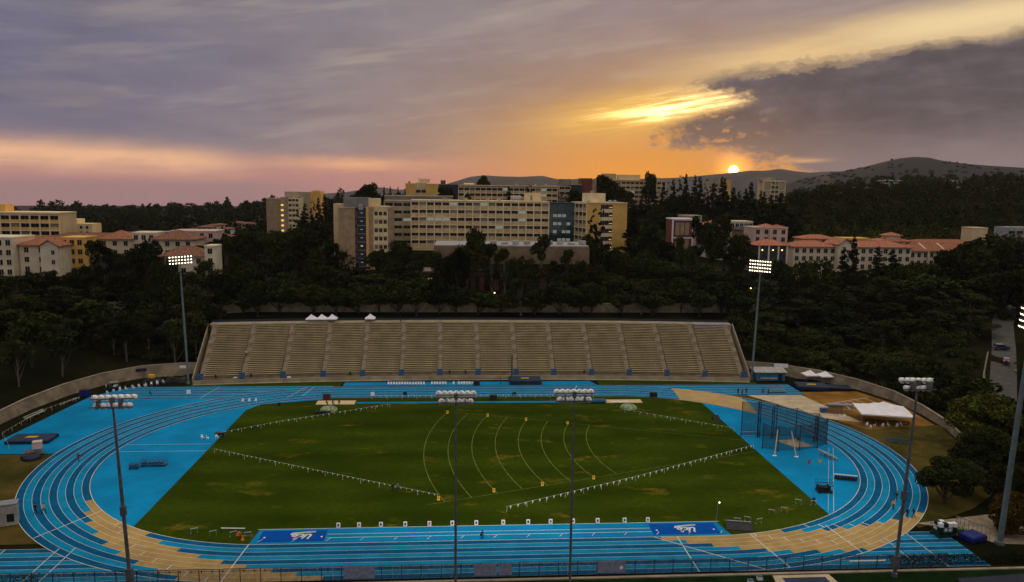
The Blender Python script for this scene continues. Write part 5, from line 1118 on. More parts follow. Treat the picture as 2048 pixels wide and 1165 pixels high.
# low scrub under the belts hides the bare slope
sp = []
for i in range(1500):
    r_ = rs.rand()
    if r_ < .3: x, y = rs.uniform(-165, -84), rs.uniform(80, 120)
    elif r_ < .5: x, y = rs.uniform(-84, 100), rs.uniform(105, 120)
    elif r_ < .65: x, y = rs.uniform(-110, -54), rs.uniform(112, 215)
    elif r_ < .92: x, y = rs.uniform(84, 200), rs.uniform(56, 138)
    else: x, y = rs.uniform(112, 150), rs.uniform(-25, 60)
    if float(outside(np.array([x]), np.array([y]))[0]) < 3 or abs((x-165)-(y-69)*.72) < 9 and y < 100: continue
    sp.append((x, y, tz(x, y)-.4, rs.uniform(2.0, 5.5)*(.5 if y < 92 and x < -80 else 1), rs.uniform(4.5, 8), 'o'))
wood('undergrowth', 'low dark undergrowth on the slopes round the bowl', sp, .5, 'leaf_o', .5)
# hedges by the near fence
for lab, x0, x1, y, h, k in (('clipped dark hedge along the lower right fence', 58, 86, -51.9, 1.25, 900), ('dark creeper hedge at the lower left corner of the fence', -74, -62.5, -52.4, 1.5, 420)):
    n = int((x1-x0)*k/4); P = np.stack([rs.uniform(x0, x1, n), y+rs.normal(0, .38, n), np.clip(rs.rand(n)**.6*h+rs.normal(0, .12, n), .05, None)], -1)
    t = thing('hedge', lab, 'hedge', (0, 0, 0)); obj('foliage', leaf_mesh('foliage', leaves(P, .11), 'leaf_o'), t); m = MB()
    for x in np.arange(x0+.5, x1, 1.1): m.tube((x, y, -.1), (x+.1, y, h*.7), .04, .02, 5)
    build(m, 'stems', 'bark', t)

# ------------------------------------------------------------------ tents
def tent(label, x, y, z, s=3.0, h=2.2, pk=1.0, rz=0.0, mat='white', w2=None, group='pop up canopies'):
    t = thing('canopy_tent', label, 'tent', (x, y, z), rz, group); a, b = s/2, (w2 or s)/2
    m = MB(); n = 6; grid = {}
    for i in range(n+1):
        for j in range(n+1):
            u, v = i/n*2-1, j/n*2-1; d = max(abs(u), abs(v)); grid[i, j] = m.p(u*a, v*b, h+pk*(1-d)**1.25+.02*math.sin(7*u+5*v))
    for i in range(n):
        for j in range(n): m.face([grid[i, j], grid[i+1, j], grid[i+1, j+1], grid[i, j+1]])
    for p, q in (((-a, -b), (a, -b)), ((a, -b), (a, b)), ((a, b), (-a, b)), ((-a, b), (-a, -b))): m.poly([(*p, h), (*q, h), (*q, h-.28), (*p, h-.28)])
    build(m, 'canopy', mat, t)
    lg = MB().box(-.03, .03, -.03, .03, 0, h).mesh('leg', 'steel')
    for p in ((-a+.06, -b+.06), (a-.06, -b+.06), (a-.06, b-.06), (-a+.06, b-.06)): obj('leg', lg, t, (*p, 0))
    m = MB(); m.tube((-a, -b, h-.05), (a, b, h-.05), .02, .02, 4); m.tube((a, -b, h-.05), (-a, b, h-.05), .02, .02, 4); build(m, 'brace', 'steel', t); return t
tz_ = TOPZ+.06
for x, lab in ((-51.8, 'leftmost of the three joined white canopies at the top of the stand'), (-48.6, 'middle of the three joined white canopies at the top of the stand'), (-45.4, 'rightmost of the three joined white canopies at the top of the stand'), (-33.6, 'single white canopy alone at the top of the stand')):
    y, a = front(x); tent(lab, x, y+.9+TR*NR+2.1, tz_, 3.1, 1.1, 1.35)
tent('left one of two white peaked canopies by the right wall', 96.4, 56.0, 0, 3.7, 2.2, 1.3); tent('right one of two white peaked canopies by the right wall', 100.3, 54.6, 0, 3.7, 2.2, 1.3)
tent('large flat white canopy beside the right curve', 96.0, 16.8, 0, 11.6, 3.0, 2.1, R_(-16), w2=9.4)
# ------------------------------------------------------------------ mats and shed
def mat_block(label, x, y, w, d, h, rz=0.0, m_='navy', emblem=True, name='landing_mat'):
    t = thing(name, label, 'mat', (x, y, 0), rz, 'landing mats'); b = .18; m = MB()
    i = [[m.p(sx*(w/2-q), sy*(d/2-q), z) for sx, sy in ((-1, -1), (1, -1), (1, 1), (-1, 1))] for q, z in ((.06, .05), (0, .2), (0, h-b), (b, h))]
    for A, B in zip(i[:-1], i[1:]):
        for k in range(4): m.face([A[k], A[(k+1) % 4], B[(k+1) % 4], B[k]])
    m.face(i[-1]); m.face(i[0][::-1]); build(m, 'cushion', m_, t)
    m = MB(); m.box(-.02, .02, -d/2+b, d/2-b, h+.001, h+.03); m.box(-w/2-.01, w/2+.01, -d/2-.02, -d/2-.003, h*.5, h*.5+.04); build(m, 'seam', 'black', t)
    if emblem:
        m = MB(); e = min(w, d)*.2; m.poly([(-e*1.3, -e*.5, h+.04), (e*.9, -e*.5, h+.04), (e*1.3, e*.5, h+.04), (-e*.9, e*.5, h+.04)]); m.poly([(-e*.5, -.1*e, h+.05), (e*.7, -.1*e, h+.05), (e*.8, .2*e, h+.05), (-e*.4, .2*e, h+.05)]); build(m, 'emblem', 'yellowd', t)
    return t
mat_block('dark navy high jump mat with yellow emblem on the left blue apron', -96.2, 9.3, 8.6, 5.0, .8, R_(2))
mat_block('green navy pole vault mat with yellow emblem in front of the stand', 13.2, 56.2, 9.0, 5.2, 1.3, 0, 'navy')
t = thing('pole_vault_standard', 'tall dark blue upright beside the pole vault mat in front of the stand', 'standard', (9.6, 58.4, 0)); build(MB().box(-.35, .35, -.5, .5, 0, .3), 'base', 'navy', t); build(MB().box(-.14, .14, -.14, .14, .3, 7.6), 'upright', 'navy', t); build(MB().box(-.06, .06, -.5, -.15, 5.0, 5.1), 'arm', 'steel', t)
mat_block('dark green navy landing mat at the right end of the far chute', 93.4, 48.4, 8.5, 5.5, 1.1, R_(-10)); mat_block('low dark mat on the right beyond the landing mat by the wall', 101, 47.8, 6.2, 4.0, .7, R_(-14), 'navyd', False)
t = thing('storage_shed', 'blue storage shed with sloping grey roof right of the stand', 'shed', (85.2, 58.6, 0), R_(-2)); build(MB().box(-4.3, 4.3, -1.6, 1.6, 0, 2.5), 'wall', 'blueshed', t); m = MB(); m.extr([(-2.1, 2.45), (-2.1, 2.6), (2.1, 3.3), (2.1, 3.15)], -4.8, 4.8); build(m, 'roof', 'roofgrey', t)
build(MB().box(-2.9, 1.9, -1.68, -1.61, .5, .95), 'counter', 'roofgrey', t); build(MB().box(2.3, 3.4, -1.66, -1.61, 0, 2.1), 'door', 'navy', t)
for x in (-3.9, 3.9): build(MB().box(x-.06, x+.06, -1.95, -1.83, 0, 2.46), 'post', 'steel', t)
tag(build(MB().box(-2, 2, -.06, .06, -.6, .6), 'wall_sign', 'whitep', None, (90.5, 62.4, 3.2), R_(-12)), 'pale blank sign on the wall above the shed', 'sign')
tag(build(MB().box(-1.4, 1.4, -.06, .06, -.45, .45), 'wall_sign', 'navy', None, (-95.2, 63.2, 2.4), R_(24)), 'small dark sign on the left curved wall', 'sign')
tag(build(MB().box(-1.1, 1.1, -.06, .06, -.4, .4), 'wall_sign', 'whitep', None, (-84.5, 66.2, 2.6), R_(3)), 'pale sign on the left curved wall near the floodlight', 'sign')
# ------------------------------------------------------------------ throwing cage
cg = thing('throwing_cage', 'dark netted throwing cage on the blue zone at the right', 'cage', (66, 2, 0))
PL = [(-8.2, 5.6, 7.9), (-4.6, 5.2, 7.9), (-.4, 5.0, 7.3), (4.0, 4.6, 6.6), (8.2, 2.6, 5.9), (8.6, -.6, 5.8), (5.4, -2.9, 5.8), (.8, -4.4, 5.6), (-4.0, -4.6, 5.4), (-6.6, -2.6, 5.6)]
for i, (x, y, h) in enumerate(PL): build(MB().tube((x, y, 0), (x, y, h), .09, .07, 7).box(x-.25, x+.25, y-.25, y+.25, 0, .06), 'post', 'black', cg)
for (a, b) in zip(PL[:-1], PL[1:]):
    m = MB(); n = 8; g = []
    for i in range(n+1):
        t = i/n; s = math.sin(math.pi*t); x, y = a[0]+(b[0]-a[0])*t, a[1]+(b[1]-a[1])*t; h = a[2]+(b[2]-a[2])*t-.45*s
        g.append([m.p(x+.12*s*math.sin(k*1.9), y+.15*s*math.cos(k), h*k/5+.05) for k in range(6)])
    for i in range(n):
        for k in range(5): m.face([g[i][k], g[i+1][k], g[i+1][k+1], g[i][k+1]])
    build(m, 'net', 'net', cg); m = MB(); m.path([tuple(m_) for m_ in [(a[0]+(b[0]-a[0])*i/8, a[1]+(b[1]-a[1])*i/8, a[2]+(b[2]-a[2])*i/8-.45*math.sin(math.pi*i/8)+.05) for i in range(9)]], .035); build(m, 'cable', 'black', cg)
for x0, y0, h in ((-4.9, 4.2, 8.2), (-2.0, 3.6, 7.4), (6.8, 1.2, 6.0)):     # gathered curtains
    m = MB(); pr = [(.10+.04*math.sin(k*2.1), h*k/8) for k in range(9)]; m.lathe(pr, (x0, y0, .02), 9); m.lathe(pr, (x0+.45, y0+.1, .02), 9); build(m, 'gathered_net', 'black', cg)
build(MB().box(-8.3, -4.4, 5.2, 5.3, 1.0, 1.1).box(-8.3, -4.4, 5.2, 5.3, .1, .2), 'gate_rail', 'steel', cg)
struct(build(MB().poly([(x, y, .03) for x, y in ((64.4, 4.2), (69.2, 4.8), (71.2, .2), (66.6, -.5))]), 'ring_pad', 'padconc')); m = MB(); m.lathe([(1.1, 0), (1.25, 0)], (67.6, 1.8, .042), 24); struct(build(m, 'throwing_ring', 'line'))
for lab, x, y, lx, ly in (('left one of two pale leaning posts in front of the cage', 60.1, -5.4, .9, 1.2), ('right one of two pale leaning posts in front of the cage', 64.4, -6.2, -.9, 1.0)):
    t = thing('leaning_post', lab, 'post', (x, y, 0)); build(MB().tube((0, 0, 0), (lx, ly, 5.2), .11, .09, 7), 'pole', 'sand', t); build(MB().box(-.4, .4, -.25, .25, 0, .08), 'foot', 'whitep', t)
# ------------------------------------------------------------------ benches, bleachers, carts
def bench(label, x, y, ln, rows, rz, mat='steel', name='bleacher', cat='bleacher'):
    t = thing(name, label, cat, (x, y, 0), rz)
    for k in range(rows):
        build(MB().box(-ln/2, ln/2, .55*k-.14, .55*k+.14, .42+.33*k, .47+.33*k), 'seat', mat, t)
        if k: build(MB().box(-ln/2, ln/2, .55*k-.42, .55*k-.2, .16+.33*k, .2+.33*k), 'footboard', mat, t)
    for q in np.linspace(-ln/2+.3, ln/2-.3, 4): build(MB().box(q-.03, q+.03, -.1, .55*(rows-1)+.1, 0, .05).box(q-.03, q+.03, -.05, .0, .05, .42).box(q-.03, q+.03, .55*(rows-1), .55*(rows-1)+.06, .05, .42+.33*(rows-1)), 'frame', mat, t)
    return t
bench('small metal bleacher on the pale pad behind the cage', 81.4, 43.4, 5.4, 4, R_(4)); bench('striped metal bleacher between the cage and the right curve', 71.4, -6.5, 4.6, 3, R_(105), 'roofgrey')
bench('pale long bench on the verge by the left wall, upper one', -102.8, 38.8, 7, 1, R_(78), 'roofgrey', 'bench_seat', 'bench'); bench('pale two row bench on the verge by the left wall, lower one', -104.8, 27, 7, 2, R_(84), 'roofgrey', 'bench_seat', 'bench'); bench('white low bench under the near right fence pole', 54.8, -51.4, 5.5, 1, 0, 'whitep', 'bench_seat', 'bench')
t = thing('hurdle_rack', 'dark hurdle rack with white top bar on the right blue zone near the curve', 'rack', (68.2, -19.3, 0), R_(-18)); build(MB().box(-2, 2, -.3, .3, .2, .5), 'tray', 'black', t); build(MB().box(-2.1, 2.1, .2, .32, .9, 1.05), 'top_bar', 'whitep', t)
for k in range(9): build(MB().box(-1.9+k*.45, -1.6+k*.45, -.25, .2, .51, .85), 'shot_ball_box', 'black', t)
for x in (-1.8, 1.8): build(MB().box(x-.06, x+.06, .2, .3, 0, .9).box(x-.06, x+.06, -.3, -.2, 0, .2), 'leg', 'steel', t)
def cart(label, x, y, w, d, h, rz, mat, name='equipment_cart', load=True):
    t = thing(name, label, 'cart', (x, y, 0), rz); build(MB().box(-w/2, w/2, -d/2, d/2, .35, .45), 'deck', mat, t)
    wm = MB(); wm.lathe([(0, -.05), (.2, -.05), (.2, .05), (0, .05)], n=9)
    for v in range(len(wm.v)): q = wm.v[v]; wm.v[v] = (q[0], q[2], q[1])
    wm = wm.mesh('wheel', 'tyre')
    for sx in (-1, 1):
        for sy in (-1, 1): obj('wheel', wm, t, (sx*(w/2-.25), sy*d/2, .2))
    m = MB()
    for q in np.linspace(-w/2, w/2, 6):
        for sy in (-1, 1): m.box(q-.02, q+.02, sy*d/2-.02, sy*d/2+.02, .45, h)
    for z in (h, h*.7): m.box(-w/2, w/2, -d/2-.02, -d/2+.02, z-.03, z+.03); m.box(-w/2, w/2, d/2-.02, d/2+.02, z-.03, z+.03); m.box(-w/2-.02, -w/2+.02, -d/2, d/2, z-.03, z+.03); m.box(w/2-.02, w/2+.02, -d/2, d/2, z-.03, z+.03)
    build(m, 'cage_bars', mat, t)
    if load:
        for k in range(5): build(MB().box(-w/2+.1+k*w*.18, -w/2+.1+k*w*.18+w*.12, -d*.35, d*.35, .46, .46+h*.4*random.uniform(.6, 1)), 'load', mat, t)
    return t
cart('black wire cage cart on the right blue zone beside the grass', 61.3, -24.6, 2.6, 1.9, 2.1, R_(-6), 'black'); cart('long blue hurdle cart on the left blue zone', -64.8, -6.8, 4.6, 1.3, 1.35, R_(2), 'bluemetal'); cart('small blue cart left of the hurdle cart on the left blue zone', -68.0, -8.2, 1.7, 1.1, 1.1, 0, 'bluemetal')
cart('green cart stacked with white and dark crates at the lower right fence', 72.4, -42.8, 3.6, 2.2, 1.7, R_(3), 'green')
for i in range(14):
    x, y, z = 71.2+(i % 4)*.75, -43.4+(i//4 % 2)*.9, 1.0+(i//8)*.75; m = MB().box(-.3, .3, -.35, .35, 0, .6); m.box(-.33, .33, -.38, .38, .55, .62)
    tag(build(m, 'crate', 'whitep' if i % 3 else 'black', None, (x, y, z), R_(random.uniform(-9, 9))), ('white' if i % 3 else 'black')+' crate piled on the green cart at the lower right', 'crate', ('white' if i % 3 else 'black')+' crates on the green cart')
mat_block('royal blue tarp covered mat by the lower right gate', 76.0, -44.4, 3.2, 2.6, 1.0, R_(20), 'bluebin', False, 'covered_mat')
t = thing('rolled_mat', 'pale rolled mat lying beyond the green cart', 'mat', (75.4, -41.2, .45), R_(-30)); m = MB(); m.tube((-1.6, 0, 0), (1.6, 0, 0), .42, .42, 12); build(m, 'roll', 'dome', t); m = MB(); m.tube((-1.0, 0, 0), (-.85, 0, 0), .44, .44, 12); m.tube((.85, 0, 0), (1.0, 0, 0), .44, .44, 12); build(m, 'strap', 'black', t)
t = thing('gate', 'pale metal gate and railings beside the thick right floodlight pole', 'gate', (77.2, -42.6, 0), R_(-62))
for k in range(9): build(MB().box(-2.6+k*.65, -2.54+k*.65, -.03, .03, 0, 2.0), 'bar', 'steel', t)
build(MB().box(-2.7, 2.7, -.04, .04, 2.0, 2.1).box(-2.7, 2.7, -.04, .04, .15, .22), 'rail', 'steel', t)
cart('rusty equipment trailer with pale box on the dirt at the left', -91, .2, 3.2, 1.6, 1.2, R_(20), 'wood'); tag(build(MB().box(-.8, .8, -.7, .7, 0, 1.3).box(-.85, .85, -.75, .75, 1.301, 1.4), 'equipment_box', 'pinkwall', None, (-90.6, .9, 1.25), R_(20)), 'pale pinkish box standing on the rusty trailer at the left', 'box')
t = thing('equipment_pile', 'dark covered equipment pile on the dirt in front of the rusty trailer', 'equipment', (-90.2, -2.2, 0)); m = MB(); m.lathe([(1.7, 0), (1.6, .5), (1.0, .9), (0, 1.05)], (0, 0, 0), 10); build(m, 'cover', 'navyd', t); build(MB().box(-1.8, -1.2, -.6, .2, 0, .7), 'case', 'black', t)
for lab, x, y, w, d, h in (('large dark tarped heap at the foot of the left floodlight', -84.2, 59.6, 6.5, 3.2, 1.6), ('lower dark tarped heap left of the large one by the wall', -90.8, 59.8, 5, 2.6, 1.1)):
    t = thing('covered_heap', lab, 'heap', (x, y, 0), 0); m = MB(); g = {}
    for i in range(9):
        for j in range(7):
            u, v = i/8*2-1, j/6*2-1; g[i, j] = m.p(u*w/2, v*d/2, max(0, h*(1-max(abs(u)**4, abs(v)**4))*(.8+.25*math.sin(3*u+2*v+x))))
    for i in range(8):
        for j in range(6): m.face([g[i, j], g[i+1, j], g[i+1, j+1], g[i, j+1]])
    build(m, 'tarp', 'black', t); build(MB().box(-w*.2, w*.1, -d/2-.1, -d/2+.3, 0, .35), 'weight', 'black', t)
t = thing('yellow_barrow', 'yellow cart body behind the dark heap on the left', 'cart', (-91.8, 61.8, 0)); build(MB().box(-.8, .8, -.5, .5, .5, 1.4), 'body', 'yellow', t); m = MB(); m.tube((-.6, -.55, .3), (-.6, .55, .3), .3, .3, 9); m.tube((.6, -.55, .3), (.6, .55, .3), .3, .3, 9); build(m, 'wheel', 'tyre', t)
t = thing('blue_bin', 'royal blue bin by the far left wall', 'bin', (-102, 45, 0)); build(MB().box(-1.1, 1.1, -.8, .8, .1, 1.5), 'body', 'bluebin', t); build(MB().box(-1.15, 1.15, -.85, .85, 1.501, 1.62), 'lid', 'navyd', t)
t = thing('green_cart', 'dark green utility cart with pale seat at the far left of the chute', 'cart', (-97.4, 51.6, 0)); build(MB().box(-1.3, 1.3, -.7, .7, .3, .8), 'body', 'green', t); build(MB().box(-.2, .5, -.6, .6, .8, 1.2), 'seat', 'whitep', t); build(MB().box(-1.3, .9, -.75, .75, 1.9, 1.98), 'roof', 'greywall', t)
for x, y in ((-1.2, -.65), (.8, -.65), (-1.2, .65), (.8, .65)): build(MB().box(x-.03, x+.03, y-.03, y+.03, .8, 1.9), 'post', 'steel', t); build(MB().tube((x, y-.1, .28), (x, y+.1, .28), .28, .28, 9), 'wheel', 'tyre', t)
for lab, x, y, a in (('grey green dome cover with dark bags at its foot beside the left sand pit', -37.4, 30.2, 0), ('grey green dome cover beside the right sand pit', 37.2, 30.2, 1)):
    t = thing('dome_cover', lab, 'cover', (x, y, 0)); m = MB(); m.lathe([(2.2, .02), (2.1, .4), (1.6, .8), (.8, 1.05), (0, 1.12)], (0, 0, 0), 14); build(m, 'cover', 'dome', t); m = MB()
    for k in range(7): an = k*math.pi/7; m.path([(2.15*math.cos(an)*q, 2.15*math.sin(an)*q, 1.14-.95*q*q) for q in np.linspace(-1, 1, 7)], .025, 4)
    build(m, 'rib', 'greywall', t)
    if not a:
        for k in range(4): build(MB().box(-2.8+k*.95, -2.0+k*.95, -3.0-.2*(k % 2), -2.1, 0, .55), 'bag', 'black', t)
t = thing('blue_roller', 'long blue roller frame at the right sand pit', 'roller', (29.2, 34.9, 0), R_(2)); m = MB(); m.tube((-3.0, 0, .6), (3.0, 0, .6), .55, .55, 12); build(m, 'drum', 'bluemetal', t); build(MB().box(-3.3, 3.3, -.8, -.68, .5, .62).box(-3.3, -3.2, -.8, .1, .5, .62).box(3.2, 3.3, -.8, .1, .5, .62), 'frame', 'bluemetal', t)
tag(build(MB().box(-2.3, 2.3, -.25, .25, .5, .58).box(-2.2, -2.1, -.2, .2, 0, .5).box(2.1, 2.2, -.2, .2, 0, .5), 'bench_seat', 'whitep', None, (36, 34.4, 0)), 'white bench along the right sand pit', 'bench')
# wooden stand and gear by the white canopy
t = thing('slatted_shelter', 'curved slatted shelter with brown side left of the large white canopy', 'shelter', (88.8, 24.2, 0), R_(-12)); build(MB().box(-2.2, 1.0, -.6, .6, 0, 1.7), 'side', 'wood', t)
for k in range(7): m = MB(); m.path([(-2.2+k*.9, 1.0, 0), (-2.2+k*.9, .9, 1.9), (-2.2+k*.9, .2, 2.3), (-2.2+k*.9, -.7, 2.2)], .07, 5); build(m, 'hoop', 'roofgrey', t)
build(MB().box(-2.3, 3.4, -.65, .95, 2.32, 2.37), 'cover', 'banner', t); tag(build(MB().box(-.8, .8, -.5, .5, 0, 1.0).box(-.85, .85, -.55, .55, 1.001, 1.08), 'blue_case', 'gatepanel', None, (85.6, 25.2, 0)), 'blue case left of the slatted shelter', 'case')
t = thing('scaffold_pile', 'blue frames piled on the dry grass below the large white canopy', 'equipment', (90.6, 1.6, 0), R_(-20))
for k in range(5): m = MB().box(-2.0+k*.9, -1.9+k*.9, -.8, .8, .1, .2); m.box(-2.0+k*.9, -1.9+k*.9, -.8, -.7, .1, 1.3); m.box(-2.0+k*.9, -1.9+k*.9, .7, .8, .1, 1.0); build(m, 'frame', 'bluemetal', t)
build(MB().box(-2.3, 2.3, -.1, .1, 1.0, 1.1).box(-2.3, 3.4, .4, .5, .3, .4), 'bar', 'bluemetal', t)
for k, (x, y) in enumerate([(91.2, -6.4), (97.6, 8.4), (100.2, 6.8), (102.6, 4.6), (104.2, 1.4), (104.4, -4)]):
    t = thing('slim_post', 'slim pale post on the dry grass inside the right wall', 'post', (x, y, 0), 0, 'slim posts inside the right wall'); build(MB().tube((0, 0, 0), (.05, 0, 2.3), .06, .05, 6), 'pole', 'wood', t); build(MB().box(-.15, .15, -.15, .15, 0, .05), 'foot', 'wood', t)
# ------------------------------------------------------------------ chairs, markers, small furniture
def chair_meshes():
    s = MB().box(-.24, .24, -.24, .24, .42, .47); bk = MB().box(-.24, .24, .2, .25, .47, .95)
    lg = MB()
    for x, y in ((-.21, -.21), (.21, -.21), (-.21, .21), (.21, .21)): lg.box(x-.025, x+.025, y-.025, y+.025, 0, .42)
    return s.mesh('seat', 'whitep'), bk.mesh('backrest', 'whitep'), lg.mesh('legs', 'whitep')
CM = chair_meshes()
def chairs(spots, label, group):
    for x, y, a in spots:
        t = thing('chair', label, 'chair', (x, y, 0), a, group); obj('seat', CM[0], t); obj('backrest', CM[1], t); obj('legs', CM[2], t)
rn = random.Random(3)
chairs([(-97+i*.75+rn.uniform(-.2, .2), 46.4+i*.8+(i % 3)*1.0, rn.uniform(0, 6)) for i in range(14)], 'white plastic chair in the cluster behind the left floodlight', 'white chairs at the far left')
chairs([(-25+i*.75, 54.1, rn.uniform(-.2, .2)) for i in range(32) if i not in (14, 15, 22, 23, 25)], 'white chair in the row on the far runway before the stand', 'white chairs on the far runway')
chairs([(-60.8, 9.2, 1), (-59.6, 8.8, 2), (-57.9, 9.6, 3)], 'white chair at the edge of the left blue zone', 'white chairs on the left blue zone')
chairs([(87.5+i*.9, 20.4-i*.5+(i % 2)*.5, rn.uniform(0, 6)) for i in range(2)]+[(90.5+(i % 6)*1.7, 13.2-(i//6)*1.6+rn.uniform(-.5, .5), rn.uniform(0, 6)) for i in range(7)], 'white folding chair under the large white canopy', 'white chairs under the canopy')
chairs([(-60.2+i*1.6, 37.9+i*.1, 0) for i in range(3)], 'white chair beside the far straight near the left sand pit', 'white chairs by the left sand pit')
tb = thing('table', 'black table at the edge of the left blue zone', 'table', (-57.6, 11.2, 0)); build(MB().box(-1.1, 1.1, -.5, .5, .72, .78), 'top', 'black', tb); build(MB().box(-1.1, 1.1, -.5, -.47, .3, .719), 'cloth', 'black', tb)
for x in (-1, 1): build(MB().box(x-.03, x+.03, -.4, .4, 0, .719), 'leg', 'steel', tb)
for k, (x, y) in enumerate([(-.8, .3), (0, .1), (.8, .2), (1.6, 0)]):
    t = thing('folding_table', 'dark table with seats under the large white canopy', 'table', (92.6+k*2.6, 16.2-k*.5, 0), R_(-15), 'tables under the canopy'); build(MB().box(-1, 1, -.4, .4, .7, .76), 'top', 'black', t)
    for q in (-.9, .9): build(MB().box(q-.03, q+.03, -.35, .35, 0, .7), 'leg', 'black', t)
mxs = [-24.9,-21.6,-18.1,-14.2,-10.3,-6.6,-2.7,1.7,5.8,9.5,13.2,17.3,21.8,25.7]
ords = 'first second third fourth fifth sixth seventh eighth ninth tenth eleventh twelfth thirteenth fourteenth'.split()
pm_ = MB(); pm_.extr([(-.22, 0), (-.03, .72), (.03, .72), (.22, 0)], -.3, .3); pmm = pm_.mesh('board', 'whitep')
mk = MB(); mk.extr([(-.2, .2), (-.215, .2), (-.07, .56), (-.05, .56)], -.14, .14)
for i, x in enumerate(mxs):
    t = thing('marker_board', 'white marker board behind the near runway, %s from the left' % ords[i], 'marker', (x, -35.7, 0), 0, 'marker boards behind the near runway'); obj('board', pmm, t); build(mk, 'mark', ['navy', 'red', 'black'][i % 3], t)
ym = MB(); ym.extr([(-.35, 0), (-.06, .75), (.06, .75), (.3, 0)], -.27, .27); ymm = ym.mesh('board', 'yellow'); yp = MB(); yp.extr([(-.3, .25), (-.315, .25), (-.14, .7), (-.12, .7)], -.1, .1); ypm = yp.mesh('print', 'wood')
for i, (x, y) in enumerate([(-8.3,26.9),(1.4,24.1),(10.4,20.6),(19.9,17.6),(-9.1,-25.4),(.8,-22.2),(9.9,-19.5),(20,-16.7)]):
    t = thing('distance_marker', 'yellow distance marker on the %s sector line, %s from the left' % ('far' if i < 4 else 'near', ords[i % 4]), 'marker', (x, y, 0), 0, 'yellow distance markers'); obj('board', ymm, t); obj('print', ypm, t); t.scale = (.85,)*3
hm_t = MB().box(-.55, .55, -.03, .03, .85, .95).mesh('top_bar', 'line_dim'); hm_f = MB().box(-.5, -.45, -.03, .03, .04, .85).box(.45, .5, -.03, .03, .04, .85).box(-.5, -.45, 0, .6, 0, .05).box(.45, .5, 0, .6, 0, .05).mesh('frame', 'steel')
for i, (x, y, a) in enumerate([(-43.8, -38.2, 20), (-40.6, -38.6, 30), (-38.3, -38.9, 10), (-47, -37.2, 25), (40.4, -37.0, -20), (42.3, -36.6, -30), (44.0, -37.4, 15), (47.5, -34, -25), (50, -33.2, -30), (54, -30, -35), (56.5, -30.6, 0)]):
    t = thing('hurdle', 'pale hurdle standing on the grass at the %s near corner' % ('left' if i < 4 else 'right'), 'hurdle', (x, y, 0), R_(a), 'hurdles at the %s near corner' % ('left' if i < 4 else 'right')); obj('top_bar', hm_t, t); obj('frame', hm_f, t)
t = thing('low_barrier', 'long low green white barrier frame on the grass left of the near runway', 'barrier', (-41, -37.3, 0), R_(-4)); build(MB().box(-1.9, 1.9, -.05, .05, .8, .9), 'rail', 'whitep', t); build(MB().box(1.8, 1.9, -1.2, .05, .3, .4).box(-1.9, -1.8, -.05, .05, 0, .8).box(1.8, 1.9, -.05, .05, 0, .8), 'leg', 'green', t)
t = thing('low_barrier', 'orange red cone and rail at the left near corner', 'barrier', (-38.9, -39.6, 0)); m = MB(); m.lathe([(.28, 0), (.28, .05), (.2, .06), (.05, .7), (0, .7)], n=9); build(m, 'cone', 'orange', t); build(MB().box(-.9, .9, .3, .36, .5, .6), 'rail', 'dome', t)
t = thing('jump_board', 'dark ramp board with white edge right of the near runway', 'board', (40.2, -38.6, 0), R_(-12)); m = MB(); m.extr([(-1.3, 0), (1.3, 0), (1.3, .45), (-1.3, .1)], -2.2, 2.0); build(m, 'ramp', 'black', t); build(MB().box(-2.2, 2.0, 1.301, 1.4, 0, .55), 'edge', 'line_dim', t)
t = thing('camera_mast', 'thin mast with a small lamp at the right end of the near runway', 'mast', (37.4, -35.6, 0)); build(MB().tube((0, 0, 0), (.1, 0, 3.0), .05, .04, 6), 'pole', 'steel', t); m = MB(); m.lathe([(0, .12), (.12, .05), (.1, -.1), (0, -.12)], (.35, 0, 3.05), 8); build(m, 'lamp', 'lit', t); build(MB().box(.05, .35, -.03, .03, 2.98, 3.02), 'arm', 'steel', t)
for lab, x, y, m_ in (('black bin on the grass edge below the cage cart', 57.3, -29.0, 'black'), ('small dark bin on the far grass near the left sand pit', -50.4, 34.6, 'navyd'), ('yellow bin on the right blue zone below the cage', 70.0 - 2.2, -9.6, 'yellow'), ('pink cone shaped bin on the right blue zone below the cage', 65.2, -10.4, 'red')):
    t = thing('bin', lab, 'bin', (x, y, 0)); m = MB(); m.lathe([(.3, 0), (.36, .9), (.4, .92), (.4, 1.0), (.34, 1.0)], n=10); build(m, 'body', m_, t); t.scale = (.75,)*3; m = MB(); m.lathe([(.38, 1.001), (.0, 1.1)], n=10); build(m, 'lid', 'black', t)
t = thing('black_frame', 'black slanted frame lying on the blue zone left of the cage', 'frame', (56.4, 20.2, 0), R_(20)); m = MB(); m.extr([(-.5, 0), (.5, .9), (.6, .85), (-.4, -.02)], -1, 1); build(m, 'panel', 'black', t); build(MB().box(-.9, .9, .5, .56, 0, .8), 'prop', 'black', t)
for lab, x, y, a in (('black dark red timing box on the far straight left of the sand pit', -39.6, 40.4, 'shirt_maroon'), ('black speaker box on the far runway left of the vault mat', -.6, 53.6, 'black'), ('black box on the grass by the far straight in the middle', 3.4, 38.6, 'black'), ('dark slanted box right of the right sand pit', 46.2, 40.3, 'black')):
    t = thing('timing_box', lab, 'box', (x, y, 0)); build(MB().box(-.9, .9, -.5, .5, .1, 1.2), 'case', a, t); build(MB().box(-.95, .95, -.55, .55, 1.201, 1.28), 'lid', 'black', t)
